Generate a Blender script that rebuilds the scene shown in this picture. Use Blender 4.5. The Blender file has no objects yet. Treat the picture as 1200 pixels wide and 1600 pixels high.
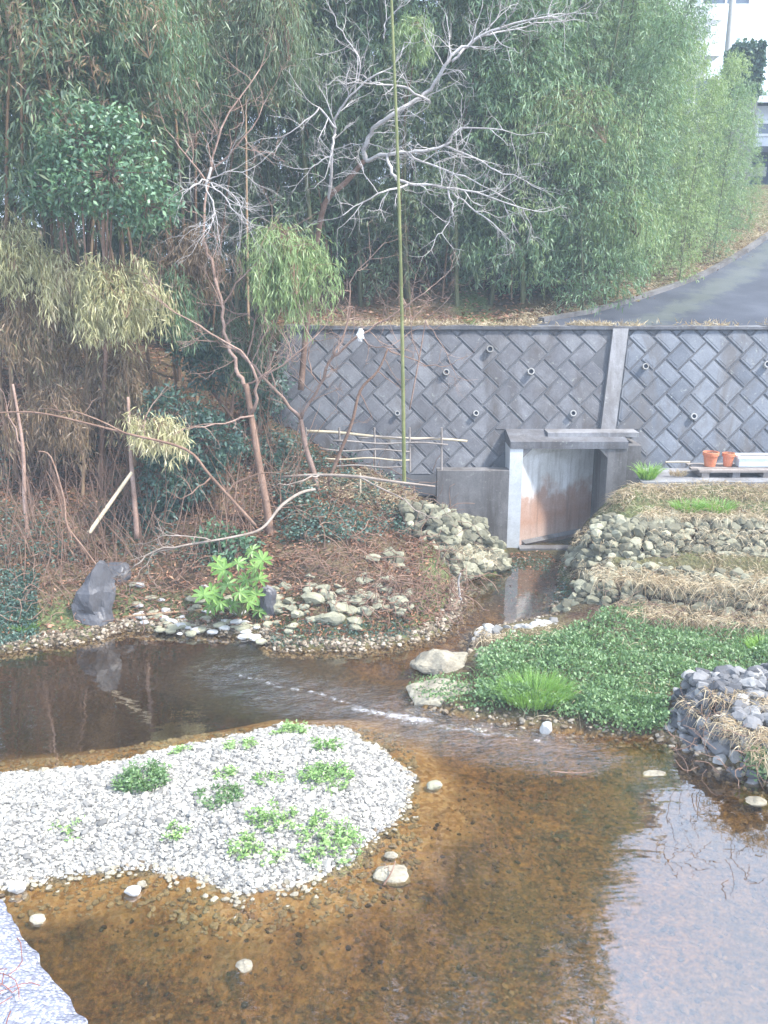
import bpy, math, random
import numpy as np
from mathutils import Vector, noise
R = math.radians
random.seed(7)
rng = np.random.default_rng(11)
sc = bpy.context.scene
col = sc.collection

# ------------------------------------------------------------------ camera, sky, sun, exposure
CAM_H, PITCH, FPX = 3.8, R(15), 1386.0
cam_d = bpy.data.cameras.new("camera")
cam = bpy.data.objects.new("camera", cam_d); col.objects.link(cam)
cam.location = (0, 0, CAM_H); cam.rotation_euler = (R(90) - PITCH, 0, 0)
cam_d.sensor_fit = 'VERTICAL'; cam_d.sensor_height = 24; cam_d.lens = 24 * FPX / 1600
cam_d.clip_end = 2000; cam_d.clip_start = 0.05
sc.camera = cam
SUN_EL, SUN_AZ = R(52), R(112)          # azimuth clockwise from +Y (the view direction)
w = bpy.data.worlds.new("World"); sc.world = w; w.use_nodes = True
nt = w.node_tree; nt.nodes.clear()
sky = nt.nodes.new('ShaderNodeTexSky'); sky.sky_type = 'NISHITA'; sky.sun_disc = False
sky.sun_elevation = SUN_EL; sky.sun_rotation = SUN_AZ; sky.dust_density = 2.5; sky.air_density = 1.0
tc = nt.nodes.new('ShaderNodeTexCoord'); cn = nt.nodes.new('ShaderNodeTexNoise'); cn.inputs['Scale'].default_value = 2.2; cn.inputs['Detail'].default_value = 6
nt.links.new(tc.outputs['Generated'], cn.inputs['Vector'])
cr = nt.nodes.new('ShaderNodeValToRGB'); cr.color_ramp.elements[0].position = .3; cr.color_ramp.elements[0].color = (.45, .45, .45, 1); cr.color_ramp.elements[1].position = .7; cr.color_ramp.elements[1].color = (.9, .9, .9, 1)
nt.links.new(cn.outputs['Fac'], cr.inputs[0])
cm = nt.nodes.new('ShaderNodeMix'); cm.data_type = 'RGBA'; nt.links.new(cr.outputs[0], cm.inputs[0]); nt.links.new(sky.outputs[0], cm.inputs[6]); cm.inputs[7].default_value = (7.7, 9.1, 11.6, 1)
bg = nt.nodes.new('ShaderNodeBackground'); bg.inputs[1].default_value = 0.15
ow = nt.nodes.new('ShaderNodeOutputWorld')
nt.links.new(cm.outputs[2], bg.inputs[0]); nt.links.new(bg.outputs[0], ow.inputs[0])
sd = bpy.data.lights.new("sun", 'SUN'); sd.energy = 4.5; sd.angle = R(5.0); sd.color = (1.0, .95, .88)
sun = bpy.data.objects.new("sun", sd); col.objects.link(sun)
sdir = Vector((math.sin(SUN_AZ) * math.cos(SUN_EL), math.cos(SUN_AZ) * math.cos(SUN_EL), math.sin(SUN_EL)))
sun.rotation_euler = sdir.to_track_quat('Z', 'Y').to_euler(); sun.location = sdir * 60
vs = sc.view_settings
vs.view_transform = 'Standard'; vs.look = 'None'; vs.gamma = 1; vs.exposure = 1.1
sc.cycles.max_bounces = 6; sc.cycles.transparent_max_bounces = 8
sc.cycles.diffuse_bounces = 3; sc.cycles.glossy_bounces = 2; sc.cycles.volume_bounces = 0
VEIL = 0.0048  # density of the volume that mimics lens glare

# ------------------------------------------------------------------ pixel helpers (pixel of the 1200x1600 photo -> point)
SP, CP = math.sin(PITCH), math.cos(PITCH)
def at(px, py, Y):
    a, b = (px - 600) / FPX, (800 - py) / FPX
    t = Y / (CP + b * SP)
    return Vector((a * t, Y, CAM_H + t * (-SP + b * CP)))
def atz(px, py, z):
    a, b = (px - 600) / FPX, (800 - py) / FPX
    t = (z - CAM_H) / (-SP + b * CP)
    return Vector((a * t, t * (CP + b * SP), z))

# ------------------------------------------------------------------ mesh builder
class MB:
    def __init__(s): s.V = []; s.F = []; s.n = 0; s.A = []
    def add(s, V, F):
        V = np.asarray(V, float).reshape(-1, 3); F = np.asarray(F, int)
        s.F.append(F + s.n); s.V.append(V); s.n += len(V)
    def poly(s, pts): s.add(pts, [list(range(len(pts)))])
    def quads_box(s, x0, x1, y0, y1, z0, z1):
        V = [(x, y, z) for x in (x0, x1) for y in (y0, y1) for z in (z0, z1)]
        s.add(V, [(0, 1, 3, 2), (4, 6, 7, 5), (0, 4, 5, 1), (2, 3, 7, 6), (0, 2, 6, 4), (1, 5, 7, 3)])
    def bar(s, a, b, wx, wz):
        a, b = Vector(a), Vector(b); d = (b - a).normalized()
        u = d.cross(Vector((0, 0, 1)))
        u = u.normalized() if u.length > .01 else Vector((1, 0, 0))
        v = u.cross(d).normalized()
        V = []
        for p in (a, b):
            for i, j in ((-1, -1), (1, -1), (1, 1), (-1, 1)):
                V.append(p + u * i * wx / 2 + v * j * wz / 2)
        s.add(V, [(0, 1, 5, 4), (1, 2, 6, 5), (2, 3, 7, 6), (3, 0, 4, 7)]); s.F.append(np.array([(0, 3, 2, 1), (4, 5, 6, 7)]) + s.n - 8)
    def tube(s, pts, rad, sides=6, cap=True):
        P = np.asarray([tuple(p) for p in pts], float); n = len(P)
        r = np.full(n, rad, float) if np.isscalar(rad) else np.asarray(rad, float)
        T = np.empty_like(P); T[1:-1] = P[2:] - P[:-2]; T[0] = P[1] - P[0]; T[-1] = P[-1] - P[-2]
        T /= np.linalg.norm(T, axis=1)[:, None] + 1e-9
        ref = np.array([0.31, 0.17, 1.0]) if abs(T[:, 2]).mean() < .8 else np.array([1.0, 0.2, 0.1])
        U = np.cross(T, ref); U /= np.linalg.norm(U, axis=1)[:, None] + 1e-9
        W = np.cross(T, U)
        a = np.arange(sides) * 2 * math.pi / sides
        V = P[:, None, :] + r[:, None, None] * (np.cos(a)[None, :, None] * U[:, None, :] + np.sin(a)[None, :, None] * W[:, None, :])
        i = np.arange(n - 1)[:, None] * sides; j = np.arange(sides)[None, :]; j2 = (j + 1) % sides
        F = np.stack([i + j, i + j2, i + sides + j2, i + sides + j], -1).reshape(-1, 4)
        s.add(V.reshape(-1, 3), F)
        if cap:
            b = s.n - n * sides
            s.F.append(np.array([[b + k for k in range(sides)][::-1], [b + (n - 1) * sides + k for k in range(sides)]]))
    def build(s, name, mat, parent=None, smooth=False, attr=None):
        me = bpy.data.meshes.new(name)
        V = np.concatenate(s.V).astype(np.float32)
        me.vertices.add(len(V)); me.vertices.foreach_set('co', V.ravel())
        loops = np.concatenate([f.ravel() for f in s.F]).astype(np.int32)
        tot = np.concatenate([np.full(len(f), f.shape[1]) for f in s.F]).astype(np.int32)
        st = np.concatenate([[0], np.cumsum(tot)[:-1]]).astype(np.int32)
        me.loops.add(len(loops)); me.loops.foreach_set('vertex_index', loops)
        me.polygons.add(len(tot)); me.polygons.foreach_set('loop_start', st); me.polygons.foreach_set('loop_total', tot)
        if smooth: me.polygons.foreach_set('use_smooth', np.ones(len(tot), bool))
        else: me.polygons.foreach_set('use_smooth', np.zeros(len(tot), bool))
        me.update(calc_edges=True); me.validate()
        if attr is not None:
            ca = me.color_attributes.new('zone', 'FLOAT_COLOR', 'POINT'); ca.data.foreach_set('color', attr.astype(np.float32).ravel())
        me.materials.append(mat)
        o = bpy.data.objects.new(name, me); col.objects.link(o)
        if parent is not None:
            o.parent = parent
            pm = parent.matrix_basis.inverted() if not parent.parent else (parent.parent.matrix_basis @ parent.matrix_basis).inverted()
            me.transform(pm)
        return o
def tag(o, label, cat, group=None, kind=None):
    if label: o['label'] = label
    if cat: o['category'] = cat
    if group: o['group'] = group
    if kind: o['kind'] = kind
    return o
def thing(name, label, cat, loc=(0, 0, 0), group=None):
    o = bpy.data.objects.new(name, None); col.objects.link(o); o.location = loc; o.empty_display_size = .1
    return tag(o, label, cat, group)
def center(o):
    """put the origin of a parentless mesh thing at the bottom centre of its own shape"""
    me = o.data; n = len(me.vertices); a = np.empty(n * 3, np.float32); me.vertices.foreach_get('co', a); a = a.reshape(-1, 3)
    c = np.array([(a[:, 0].min() + a[:, 0].max()) / 2, (a[:, 1].min() + a[:, 1].max()) / 2, a[:, 2].min()])
    a -= c; me.vertices.foreach_set('co', a.ravel()); me.update(); o.location = tuple(float(v) for v in c); return o

# ------------------------------------------------------------------ materials
def _mat(name):
    m = bpy.data.materials.new(name); m.use_nodes = True; n = m.node_tree; n.nodes.clear()
    out = n.nodes.new('ShaderNodeOutputMaterial'); return m, n, out
def N(n, t, **k):
    x = n.nodes.new(t)
    for a, b in k.items(): setattr(x, a, b)
    return x
def ramp(n, fac, cols):
    r = N(n, 'ShaderNodeValToRGB'); e = r.color_ramp.elements
    while len(e) < len(cols): e.new(0.5)
    for i, (p, c) in enumerate(cols): e[i].position = p; e[i].color = (*c, 1)
    n.links.new(fac, r.inputs[0]); return r.outputs[0]
def coords(n): return N(n, 'ShaderNodeNewGeometry').outputs['Position']
def noise_t(n, v, scale, detail=5, rough=.6, dist=0.0):
    t = N(n, 'ShaderNodeTexNoise'); t.inputs['Scale'].default_value = scale; t.inputs['Detail'].default_value = detail
    t.inputs['Roughness'].default_value = rough; t.inputs['Distortion'].default_value = dist
    n.links.new(v, t.inputs['Vector']); return t.outputs['Fac']
def mixc(n, f, a, b, blend='MIX'):
    m = N(n, 'ShaderNodeMix', data_type='RGBA', blend_type=blend)
    for s, v in ((0, f), (6, a), (7, b)):
        if isinstance(v, (int, float)): m.inputs[s].default_value = v
        elif isinstance(v, tuple): m.inputs[s].default_value = (*v, 1)
        else: n.links.new(v, m.inputs[s])
    return m.outputs[2]
def mth(n, op, a, b=None, c=None):
    m = N(n, 'ShaderNodeMath', operation=op)
    for i, v in enumerate((a, b, c)):
        if v is None: continue
        if isinstance(v, (int, float)): m.inputs[i].default_value = v
        else: n.links.new(v, m.inputs[i])
    return m.outputs[0]
def principled(n, out, c, rough=.8, bump=None, bstr=.4, bdist=.02, spec=.3):
    p = N(n, 'ShaderNodeBsdfPrincipled'); p.inputs['Roughness'].default_value = rough
    p.inputs['Specular IOR Level'].default_value = spec
    n.links.new(c, p.inputs['Base Color'])
    if bump is not None:
        b = N(n, 'ShaderNodeBump'); b.inputs['Strength'].default_value = bstr; b.inputs['Distance'].default_value = bdist
        n.links.new(bump, b.inputs['Height']); n.links.new(b.outputs[0], p.inputs['Normal'])
    n.links.new(p.outputs[0], out.inputs[0]); return p
def mat_noise(name, cols, scale=6, fine=40, rough=.85, bstr=.5, bdist=.02, island=0.0, spec=.25, objvar=0.0):
    """large patches + fine grain (+ colour change per piece)"""
    m, n, out = _mat(name); v = coords(n)
    a = noise_t(n, v, scale, 6, .65); b = noise_t(n, v, fine, 4, .7)
    f = mth(n, 'ADD', mth(n, 'MULTIPLY', a, .62), mth(n, 'MULTIPLY', b, .38))
    if island:
        ri = N(n, 'ShaderNodeNewGeometry').outputs['Random Per Island']
        f = mth(n, 'ADD', mth(n, 'MULTIPLY', f, 1 - island), mth(n, 'MULTIPLY', ri, island))
    if objvar:
        oi = N(n, 'ShaderNodeObjectInfo').outputs['Random']
        f = mth(n, 'ADD', f, mth(n, 'MULTIPLY', mth(n, 'SUBTRACT', oi, .5), objvar))
    lo, hi = (.3, .7) if not island else (.15, .85)
    k = len(cols); c = ramp(n, f, [(lo + (hi - lo) * i / (k - 1), cc) for i, cc in enumerate(cols)])
    principled(n, out, c, rough, f, bstr, bdist, spec); return m
def mat_leaf(name, cols, trans=.35, tcol=(.25, .35, .06), rough=.5, objvar=.25, gloss=.05):
    m, n, out = _mat(name)
    ri = N(n, 'ShaderNodeNewGeometry').outputs['Random Per Island']
    oi = N(n, 'ShaderNodeObjectInfo').outputs['Random']
    pat = noise_t(n, coords(n), 1.3, 3, .6)
    f = mth(n, 'ADD', mth(n, 'MULTIPLY', ri, .5), mth(n, 'ADD', mth(n, 'MULTIPLY', pat, .5), mth(n, 'MULTIPLY', mth(n, 'SUBTRACT', oi, .5), objvar)))
    k = len(cols); c = ramp(n, f, [(.15 + .7 * i / (k - 1), cc) for i, cc in enumerate(cols)])
    d = N(n, 'ShaderNodeBsdfDiffuse'); n.links.new(c, d.inputs[0])
    t = N(n, 'ShaderNodeBsdfTranslucent'); n.links.new(mixc(n, .5, c, tcol), t.inputs[0])
    g = N(n, 'ShaderNodeBsdfGlossy'); g.inputs['Roughness'].default_value = rough; g.inputs[0].default_value = (.8, .85, .9, 1)
    x = N(n, 'ShaderNodeMixShader'); x.inputs[0].default_value = trans; n.links.new(d.outputs[0], x.inputs[1]); n.links.new(t.outputs[0], x.inputs[2])
    y = N(n, 'ShaderNodeMixShader'); y.inputs[0].default_value = gloss; n.links.new(x.outputs[0], y.inputs[1]); n.links.new(g.outputs[0], y.inputs[2])
    n.links.new(y.outputs[0], out.inputs[0]); return m

M = {}
M['bam_dark'] = mat_leaf('bamboo leaf dark', [(.045, .085, .05), (.08, .13, .07), (.12, .18, .09), (.24, .28, .15)])
M['bam_mid'] = mat_leaf('bamboo leaf mid', [(.065, .125, .06), (.12, .21, .10), (.19, .30, .15), (.33, .41, .24)], tcol=(.3, .45, .1))
M['bam_light'] = mat_leaf('bamboo leaf light', [(.13, .21, .08), (.22, .32, .12), (.32, .42, .18), (.46, .54, .28)], trans=.4, tcol=(.35, .5, .1))
M['bam_straw'] = mat_leaf('bamboo leaf straw', [(.28, .28, .12), (.45, .43, .21), (.60, .56, .32), (.72, .62, .42)], tcol=(.4, .4, .15))
M['bam_dry'] = mat_leaf('bamboo leaf dry', [(.10, .07, .04), (.19, .13, .07), (.30, .2, .11), (.22, .22, .1)], tcol=(.3, .2, .1))
M['ever'] = mat_leaf('evergreen leaf', [(.03, .08, .04), (.055, .13, .06), (.09, .19, .09), (.18, .30, .14)], trans=.2, gloss=.07, rough=.5)
M['ever_bl'] = mat_leaf('bluish evergreen leaf', [(.025, .06, .045), (.04, .09, .065), (.07, .13, .09), (.10, .17, .11)], trans=.15, gloss=.06, rough=.5)
M['fatsia'] = mat_leaf('fatsia leaf', [(.09, .19, .04), (.15, .28, .06), (.24, .37, .11)], trans=.3, tcol=(.4, .6, .1))
M['cover'] = mat_leaf('ground cover leaf', [(.045, .10, .03), (.11, .20, .07), (.20, .31, .13), (.34, .43, .24)], trans=.25, tcol=(.3, .5, .1))
M['grass'] = mat_leaf('grass blade', [(.14, .28, .04), (.22, .40, .07), (.32, .50, .12)], trans=.35, tcol=(.35, .55, .1))
M['grass_dull'] = mat_leaf('dull grass blade', [(.10, .13, .04), (.17, .21, .07), (.28, .30, .13)], trans=.3, tcol=(.3, .4, .1))
M['weed'] = mat_leaf('gravel weed leaf', [(.10, .20, .05), (.18, .32, .09), (.28, .42, .15), (.42, .52, .26)], trans=.25, tcol=(.3, .5, .1))
M['dry'] = mat_leaf('dry grass', [(.22, .15, .08), (.36, .27, .16), (.5, .42, .28), (.6, .54, .42)], trans=.2, tcol=(.5, .4, .2), gloss=.03)
M['litter'] = mat_leaf('leaf litter', [(.07, .032, .018), (.16, .074, .04), (.31, .152, .085), (.50, .32, .20)], trans=.1, tcol=(.3, .15, .06), gloss=.04)
M['culm'] = mat_noise('bamboo culm', [(.06, .065, .03), (.10, .11, .05), (.17, .17, .085)], 3, 30, .5, .1, objvar=.5)
M['culm_br'] = mat_noise('old brown bamboo culm', [(.10, .06, .035), (.19, .12, .07), (.30, .21, .13)], 3, 30, .6, .1, objvar=.5)
M['culm_green'] = mat_noise('fresh green bamboo culm', [(.10, .11, .045), (.17, .19, .075), (.26, .26, .12)], 2, 25, .4, .1)
M['culm_cut'] = mat_noise('dead pale bamboo', [(.34, .28, .19), (.46, .39, .28), (.58, .51, .38)], 4, 40, .6, .15)
M['bark_pale'] = mat_noise('pale sunlit bark', [(.22, .195, .18), (.38, .36, .35), (.60, .59, .59)], 5, 45, .85, .6, .01)  # paler tones carry the sunlight on lit branches, painted in
M['bark_lt'] = mat_noise('bleached dead bark', [(.15, .12, .10), (.26, .215, .18), (.40, .35, .31)], 5, 45, .85, .6, .01)
M['vine_red'] = mat_noise('red brown vine', [(.12, .045, .035), (.22, .09, .07), (.34, .17, .13)], 9, 60, .85, .4, .004)
M['bark_red'] = mat_noise('reddish brown bark', [(.16, .10, .075), (.28, .19, .15), (.42, .32, .28)], 5, 45, .85, .6, .01)
M['bark_grey'] = mat_noise('grey brown bark', [(.11, .065, .045), (.20, .125, .09), (.33, .235, .18)], 4, 40, .85, .6, .01)
M['rock_blue'] = mat_noise('blue grey rock', [(.055, .055, .06), (.11, .112, .12), (.19, .19, .195), (.42, .41, .39)], 7, 50, .85, .6, .02, island=.5)
M['rock'] = mat_noise('grey green rock', [(.065, .058, .04), (.125, .12, .085), (.21, .205, .145), (.42, .41, .31)], 7, 50, .85, .6, .02, island=.45)
M['rock_dark'] = mat_noise('dark wet rock', [(.03, .03, .034), (.06, .06, .068), (.11, .11, .122)], 5, 30, .45, .6, .03, island=.2, spec=.5)
M['rock_pale'] = mat_noise('pale rock', [(.12, .118, .112), (.21, .207, .20), (.34, .338, .33), (.54, .54, .53)], 7, 50, .8, .5, .02, island=.5)
M['rock_tan'] = mat_noise('tan boulder', [(.11, .10, .075), (.20, .18, .14), (.30, .275, .21), (.44, .41, .33)], 6, 40, .85, .6, .02)
M['gravel'] = mat_noise('gravel', [(.13, .127, .12), (.24, .235, .222), (.33, .318, .285), (.47, .45, .39)], 9, 60, .75, .3, .004, island=.75)
M['bed_stone'] = mat_noise('algae covered bed stone', [(.02, .014, .008), (.07, .045, .02), (.14, .09, .04), (.24, .17, .09)], 7, 50, .85, .6, .02, island=.6)
M['bed_stone2'] = mat_noise('brown shore gravel', [(.04, .03, .02), (.12, .09, .06), (.22, .18, .13), (.38, .34, .28)], 7, 50, .85, .6, .02, island=.6)
M['wood_old'] = mat_noise('weathered wood', [(.14, .12, .11), (.25, .22, .2), (.36, .33, .31)], 8, 60, .85, .5, .005)
M['terracotta'] = mat_noise('terracotta', [(.42, .13, .06), (.55, .19, .10), (.62, .28, .18)], 9, 60, .8, .2, .004)
M['planter'] = mat_noise('pale plastic planter', [(.62, .68, .74), (.72, .77, .82), (.8, .83, .86)], 6, 50, .5, .1, .003)
M['soil'] = mat_noise('potting soil', [(.03, .02, .015), (.07, .05, .035), (.12, .09, .06)], 20, 90, .95, .8, .02)
M['white_plastic'] = mat_noise('white plastic', [(.7, .7, .7), (.8, .8, .8), (.85, .85, .85)], 6, 50, .5, .2, .004)
M['render_pale'] = mat_noise('pale house wall', [(.55, .58, .6), (.68, .7, .72), (.76, .78, .8)], 1, 12, .85, .2, .01)
M['roof'] = mat_noise('grey tile roof', [(.16, .18, .2), (.24, .26, .28), (.3, .33, .35)], 3, 30, .6, .4, .02)
M['dark_fill'] = mat_noise('dark blue carport fill', [(.03, .05, .10), (.05, .08, .16), (.07, .11, .2)], 3, 30, .5, .2, .01)
M['teal'] = mat_noise('teal paint', [(.05, .22, .25), (.08, .3, .32), (.12, .36, .38)], 5, 40, .5, .1, .004)
M['dark'] = mat_noise('dark opening', [(.02, .025, .04), (.03, .035, .05), (.05, .055, .07)], 3, 20, .9, .1)
M['pole'] = mat_noise('utility pole concrete', [(.38, .37, .34), (.46, .45, .42), (.52, .52, .49)], 3, 40, .8, .2, .005)
def glass_mat():
    m, n, out = _mat('window glass'); c = N(n, 'ShaderNodeRGB'); c.outputs[0].default_value = (.08, .11, .15, 1)
    principled(n, out, c.outputs[0], .08, spec=.8); return m
M['glass'] = glass_mat()
def concrete_mat(name, cols, stain=(.10, .09, .085), sscale=1.2, samt=.6, rough=.85, bstr=.5, streak=True, lich=(.34, .36, .33), island=0.0):
    m, n, out = _mat(name); v = coords(n)
    a = noise_t(n, v, 2.5, 6, .65); b = noise_t(n, v, 45, 4, .7)
    f = mth(n, 'ADD', mth(n, 'MULTIPLY', a, .6), mth(n, 'MULTIPLY', b, .4))
    if island:
        ri = N(n, 'ShaderNodeNewGeometry').outputs['Random Per Island']
        f = mth(n, 'ADD', f, mth(n, 'MULTIPLY', mth(n, 'SUBTRACT', ri, .5), island))
    c = ramp(n, f, [(.32 + .36 * i / (len(cols) - 1), cc) for i, cc in enumerate(cols)])
    mp = N(n, 'ShaderNodeMapping'); mp.inputs['Scale'].default_value = (2.2, 2.2, .35) if streak else (1, 1, 1); n.links.new(v, mp.inputs['Vector'])
    s = noise_t(n, mp.outputs[0], sscale, 6, .7, .6)
    sf = ramp(n, s, [(.46, (0, 0, 0)), (.62, (samt,) * 3)])
    c = mixc(n, sf, c, stain)
    l = noise_t(n, v, 14, 5, .75, .4)
    lf = ramp(n, l, [(.60, (0, 0, 0)), (.70, (.6,) * 3)])
    c = mixc(n, lf, c, lich)
    principled(n, out, c, rough, f, bstr, .008); return m
M['conc'] = concrete_mat('weathered concrete', [(.15, .15, .16), (.23, .23, .24), (.31, .31, .32)])
M['conc_dark'] = concrete_mat('dark stained concrete', [(.10, .095, .095), (.15, .145, .145), (.21, .20, .20)], samt=.7, stain=(.06, .05, .045))  # darker tones with heavy stain streaks
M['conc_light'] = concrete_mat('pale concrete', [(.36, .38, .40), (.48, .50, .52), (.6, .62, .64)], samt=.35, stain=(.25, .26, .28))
M['conc_w'] = concrete_mat('stained pipe concrete', [(.22, .22, .21), (.33, .33, .32), (.46, .46, .45)], samt=.6)
M['block_r'] = concrete_mat('wall block', [(.09, .10, .12), (.13, .143, .167), (.185, .20, .225)], samt=.7, sscale=1.0, island=.28)
M['block_l'] = concrete_mat('darkened wall block', [(.085, .085, .095), (.125, .127, .14), (.19, .195, .21)], samt=.75, sscale=.9, stain=(.065, .055, .05), island=.2)
M['joint'] = mat_noise('dark mortar joint', [(.065, .067, .075), (.09, .092, .10), (.12, .123, .13)], 5, 50, .95, .4)
M['asphalt'] = concrete_mat('worn asphalt', [(.085, .09, .105), (.115, .12, .14), (.155, .16, .18)], samt=.35, stain=(.07, .07, .08), streak=False, lich=(.16, .17, .17))
def asphalt():
    m, n, out = _mat('worn asphalt with moss'); v = coords(n)
    a = noise_t(n, v, 1.1, 6, .6); b = noise_t(n, v, 70, 3, .8)
    f = mth(n, 'ADD', mth(n, 'MULTIPLY', a, .55), mth(n, 'MULTIPLY', b, .45))
    c = ramp(n, f, [(.35, (.03, .034, .045)), (.5, (.05, .056, .074)), (.65, (.085, .093, .115))])
    g = noise_t(n, v, 3.2, 6, .75, .8); x = N(n, 'ShaderNodeSeparateXYZ'); n.links.new(v, x.inputs[0])
    # a moss line runs along the middle of the lane, where no wheel passes
    off = mth(n, 'SUBTRACT', mth(n, 'SUBTRACT', x.outputs[0], mth(n, 'MULTIPLY', mth(n, 'SUBTRACT', x.outputs[1], 15.2), .78)), 5.1)
    band = mth(n, 'SUBTRACT', 1.0, mth(n, 'ABSOLUTE', mth(n, 'MULTIPLY', off, 1.6)))
    mf = ramp(n, mth(n, 'ADD', mth(n, 'MULTIPLY', band, .35), g), [(.62, (0, 0, 0)), (.78, (.3,) * 3)])
    c = mixc(n, mf, c, (.14, .16, .11))
    principled(n, out, c, .8, b, .4, .006); return m
M['asphalt'] = asphalt()
def culvert_in():
    m, n, out = _mat('culvert lining'); v = coords(n)
    a = noise_t(n, v, 2.0, 6, .6, .3); b = noise_t(n, v, 50, 4, .7)
    f = mth(n, 'ADD', mth(n, 'MULTIPLY', a, .7), mth(n, 'MULTIPLY', b, .3))
    c = ramp(n, f, [(.35, (.42, .41, .38)), (.5, (.55, .54, .52)), (.65, (.7, .7, .7))])
    x = N(n, 'ShaderNodeSeparateXYZ'); n.links.new(v, x.inputs[0])
    h = mth(n, 'ADD', x.outputs[2], mth(n, 'MULTIPLY', mth(n, 'SUBTRACT', a, .5), 1.1))
    rust = ramp(n, h, [(.15, (.65,) * 3), (.42, (.9,) * 3), (.75, (.75,) * 3), (.92, (0, 0, 0))])
    c = mixc(n, rust, c, mixc(n, b, (.20, .085, .045), (.46, .27, .18)))
    mp2 = N(n, 'ShaderNodeMapping'); mp2.inputs['Scale'].default_value = (7, 7, .5); n.links.new(v, mp2.inputs['Vector'])
    c = mixc(n, ramp(n, noise_t(n, mp2.outputs[0], 1.5, 5, .7), [(.5, (0, 0, 0)), (.7, (.55,) * 3)]), c, (.13, .10, .08))
    top = ramp(n, h, [(1.28, (0, 0, 0)), (1.45, (.8,) * 3)])
    c = mixc(n, top, c, (.14, .08, .05))
    principled(n, out, c, .75, f, .3, .01); return m
M['culv_in'] = culvert_in()
def aggregate():
    m, n, out = _mat('exposed aggregate concrete'); v = coords(n)
    t = N(n, 'ShaderNodeTexVoronoi'); t.inputs['Scale'].default_value = 55; n.links.new(v, t.inputs['Vector'])
    c = ramp(n, t.outputs['Color'], [(.2, (.16, .17, .22)), (.5, (.28, .30, .37)), (.8, (.52, .53, .58))])
    e = ramp(n, t.outputs['Distance'], [(.25, (0, 0, 0)), (.6, (.7,) * 3)])
    c = mixc(n, e, c, (.16, .17, .22))
    principled(n, out, c, .8, mth(n, 'MULTIPLY', t.outputs['Distance'], -1), .9, .012); return m
M['aggr'] = aggregate()
def ground_mat():
    """zone.r = stream bed, zone.g = moss/grass, zone.b = gravel and silt shallows"""
    m, n, out = _mat('ground'); v = coords(n)
    at_ = N(n, 'ShaderNodeAttribute'); at_.attribute_name = 'zone'; s = N(n, 'ShaderNodeSeparateColor'); n.links.new(at_.outputs['Color'], s.inputs[0])
    vo = N(n, 'ShaderNodeTexVoronoi'); vo.inputs['Scale'].default_value = 22; n.links.new(v, vo.inputs['Vector'])
    a = noise_t(n, v, 1.6, 6, .65); b = noise_t(n, v, 30, 5, .75)
    litter = ramp(n, mth(n, 'ADD', mth(n, 'MULTIPLY', a, .5), mth(n, 'MULTIPLY', b, .5)), [(.33, (.038, .024, .016)), (.47, (.09, .055, .036)), (.58, (.16, .10, .068)), (.7, (.27, .19, .13))])
    moss = ramp(n, b, [(.3, (.04, .07, .02)), (.5, (.10, .14, .05)), (.7, (.22, .24, .11))])
    c = mixc(n, mth(n, 'MULTIPLY', s.outputs[1], ramp(n, mth(n, 'ADD', a, mth(n, 'MULTIPLY', b, .4)), [(.55, (0, 0, 0)), (.75, (1, 1, 1))])), litter, moss)
    # bed: brown silt with blotches of orange and olive algae
    b1 = noise_t(n, v, 3.0, 7, .7, .5); b2 = noise_t(n, v, 28, 6, .8, .3); b3 = noise_t(n, v, 9, 5, .7, 1.2)
    bf = mth(n, 'ADD', mth(n, 'MULTIPLY', b1, .2), mth(n, 'ADD', mth(n, 'MULTIPLY', b2, .5), mth(n, 'MULTIPLY', b3, .3)))
    bed = ramp(n, bf, [(.40, (.014, .009, .004)), (.46, (.085, .046, .013)), (.52, (.185, .10, .028)), (.60, (.33, .20, .07))])
    ol = ramp(n, noise_t(n, v, .55, 4, .6), [(.42, (0, 0, 0)), (.66, (.6,) * 3)])
    bed = mixc(n, ol, bed, mixc(n, ramp(n, bf, [(.36, (0, 0, 0)), (.62, (1, 1, 1))]), (.018, .018, .007), (.13, .11, .04)))
    c = mixc(n, s.outputs[0], c, bed)
    gv = N(n, 'ShaderNodeTexVoronoi'); gv.inputs['Scale'].default_value = 30; n.links.new(v, gv.inputs['Vector'])
    silt = ramp(n, gv.outputs['Color'], [(.2, (.36, .23, .10)), (.5, (.50, .35, .18)), (.8, (.60, .48, .30))])
    c = mixc(n, s.outputs[2], c, silt)
    c = mixc(n, ramp(n, s.outputs[2], [(.8, (0, 0, 0)), (.95, (1, 1, 1))]), c, ramp(n, gv.outputs['Color'], [(.2, (.16, .155, .145)), (.8, (.40, .39, .37))]))
    # zone alpha: wet channel silt, and pool darkening by water depth painted in
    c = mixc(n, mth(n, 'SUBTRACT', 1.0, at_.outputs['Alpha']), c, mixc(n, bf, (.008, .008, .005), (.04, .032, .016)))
    hh = mth(n, 'ADD', bf, mth(n, 'MULTIPLY', vo.outputs['Distance'], .5))
    principled(n, out, c, .9, hh, .8, .05, .15); return m
M['ground'] = ground_mat()
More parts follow.
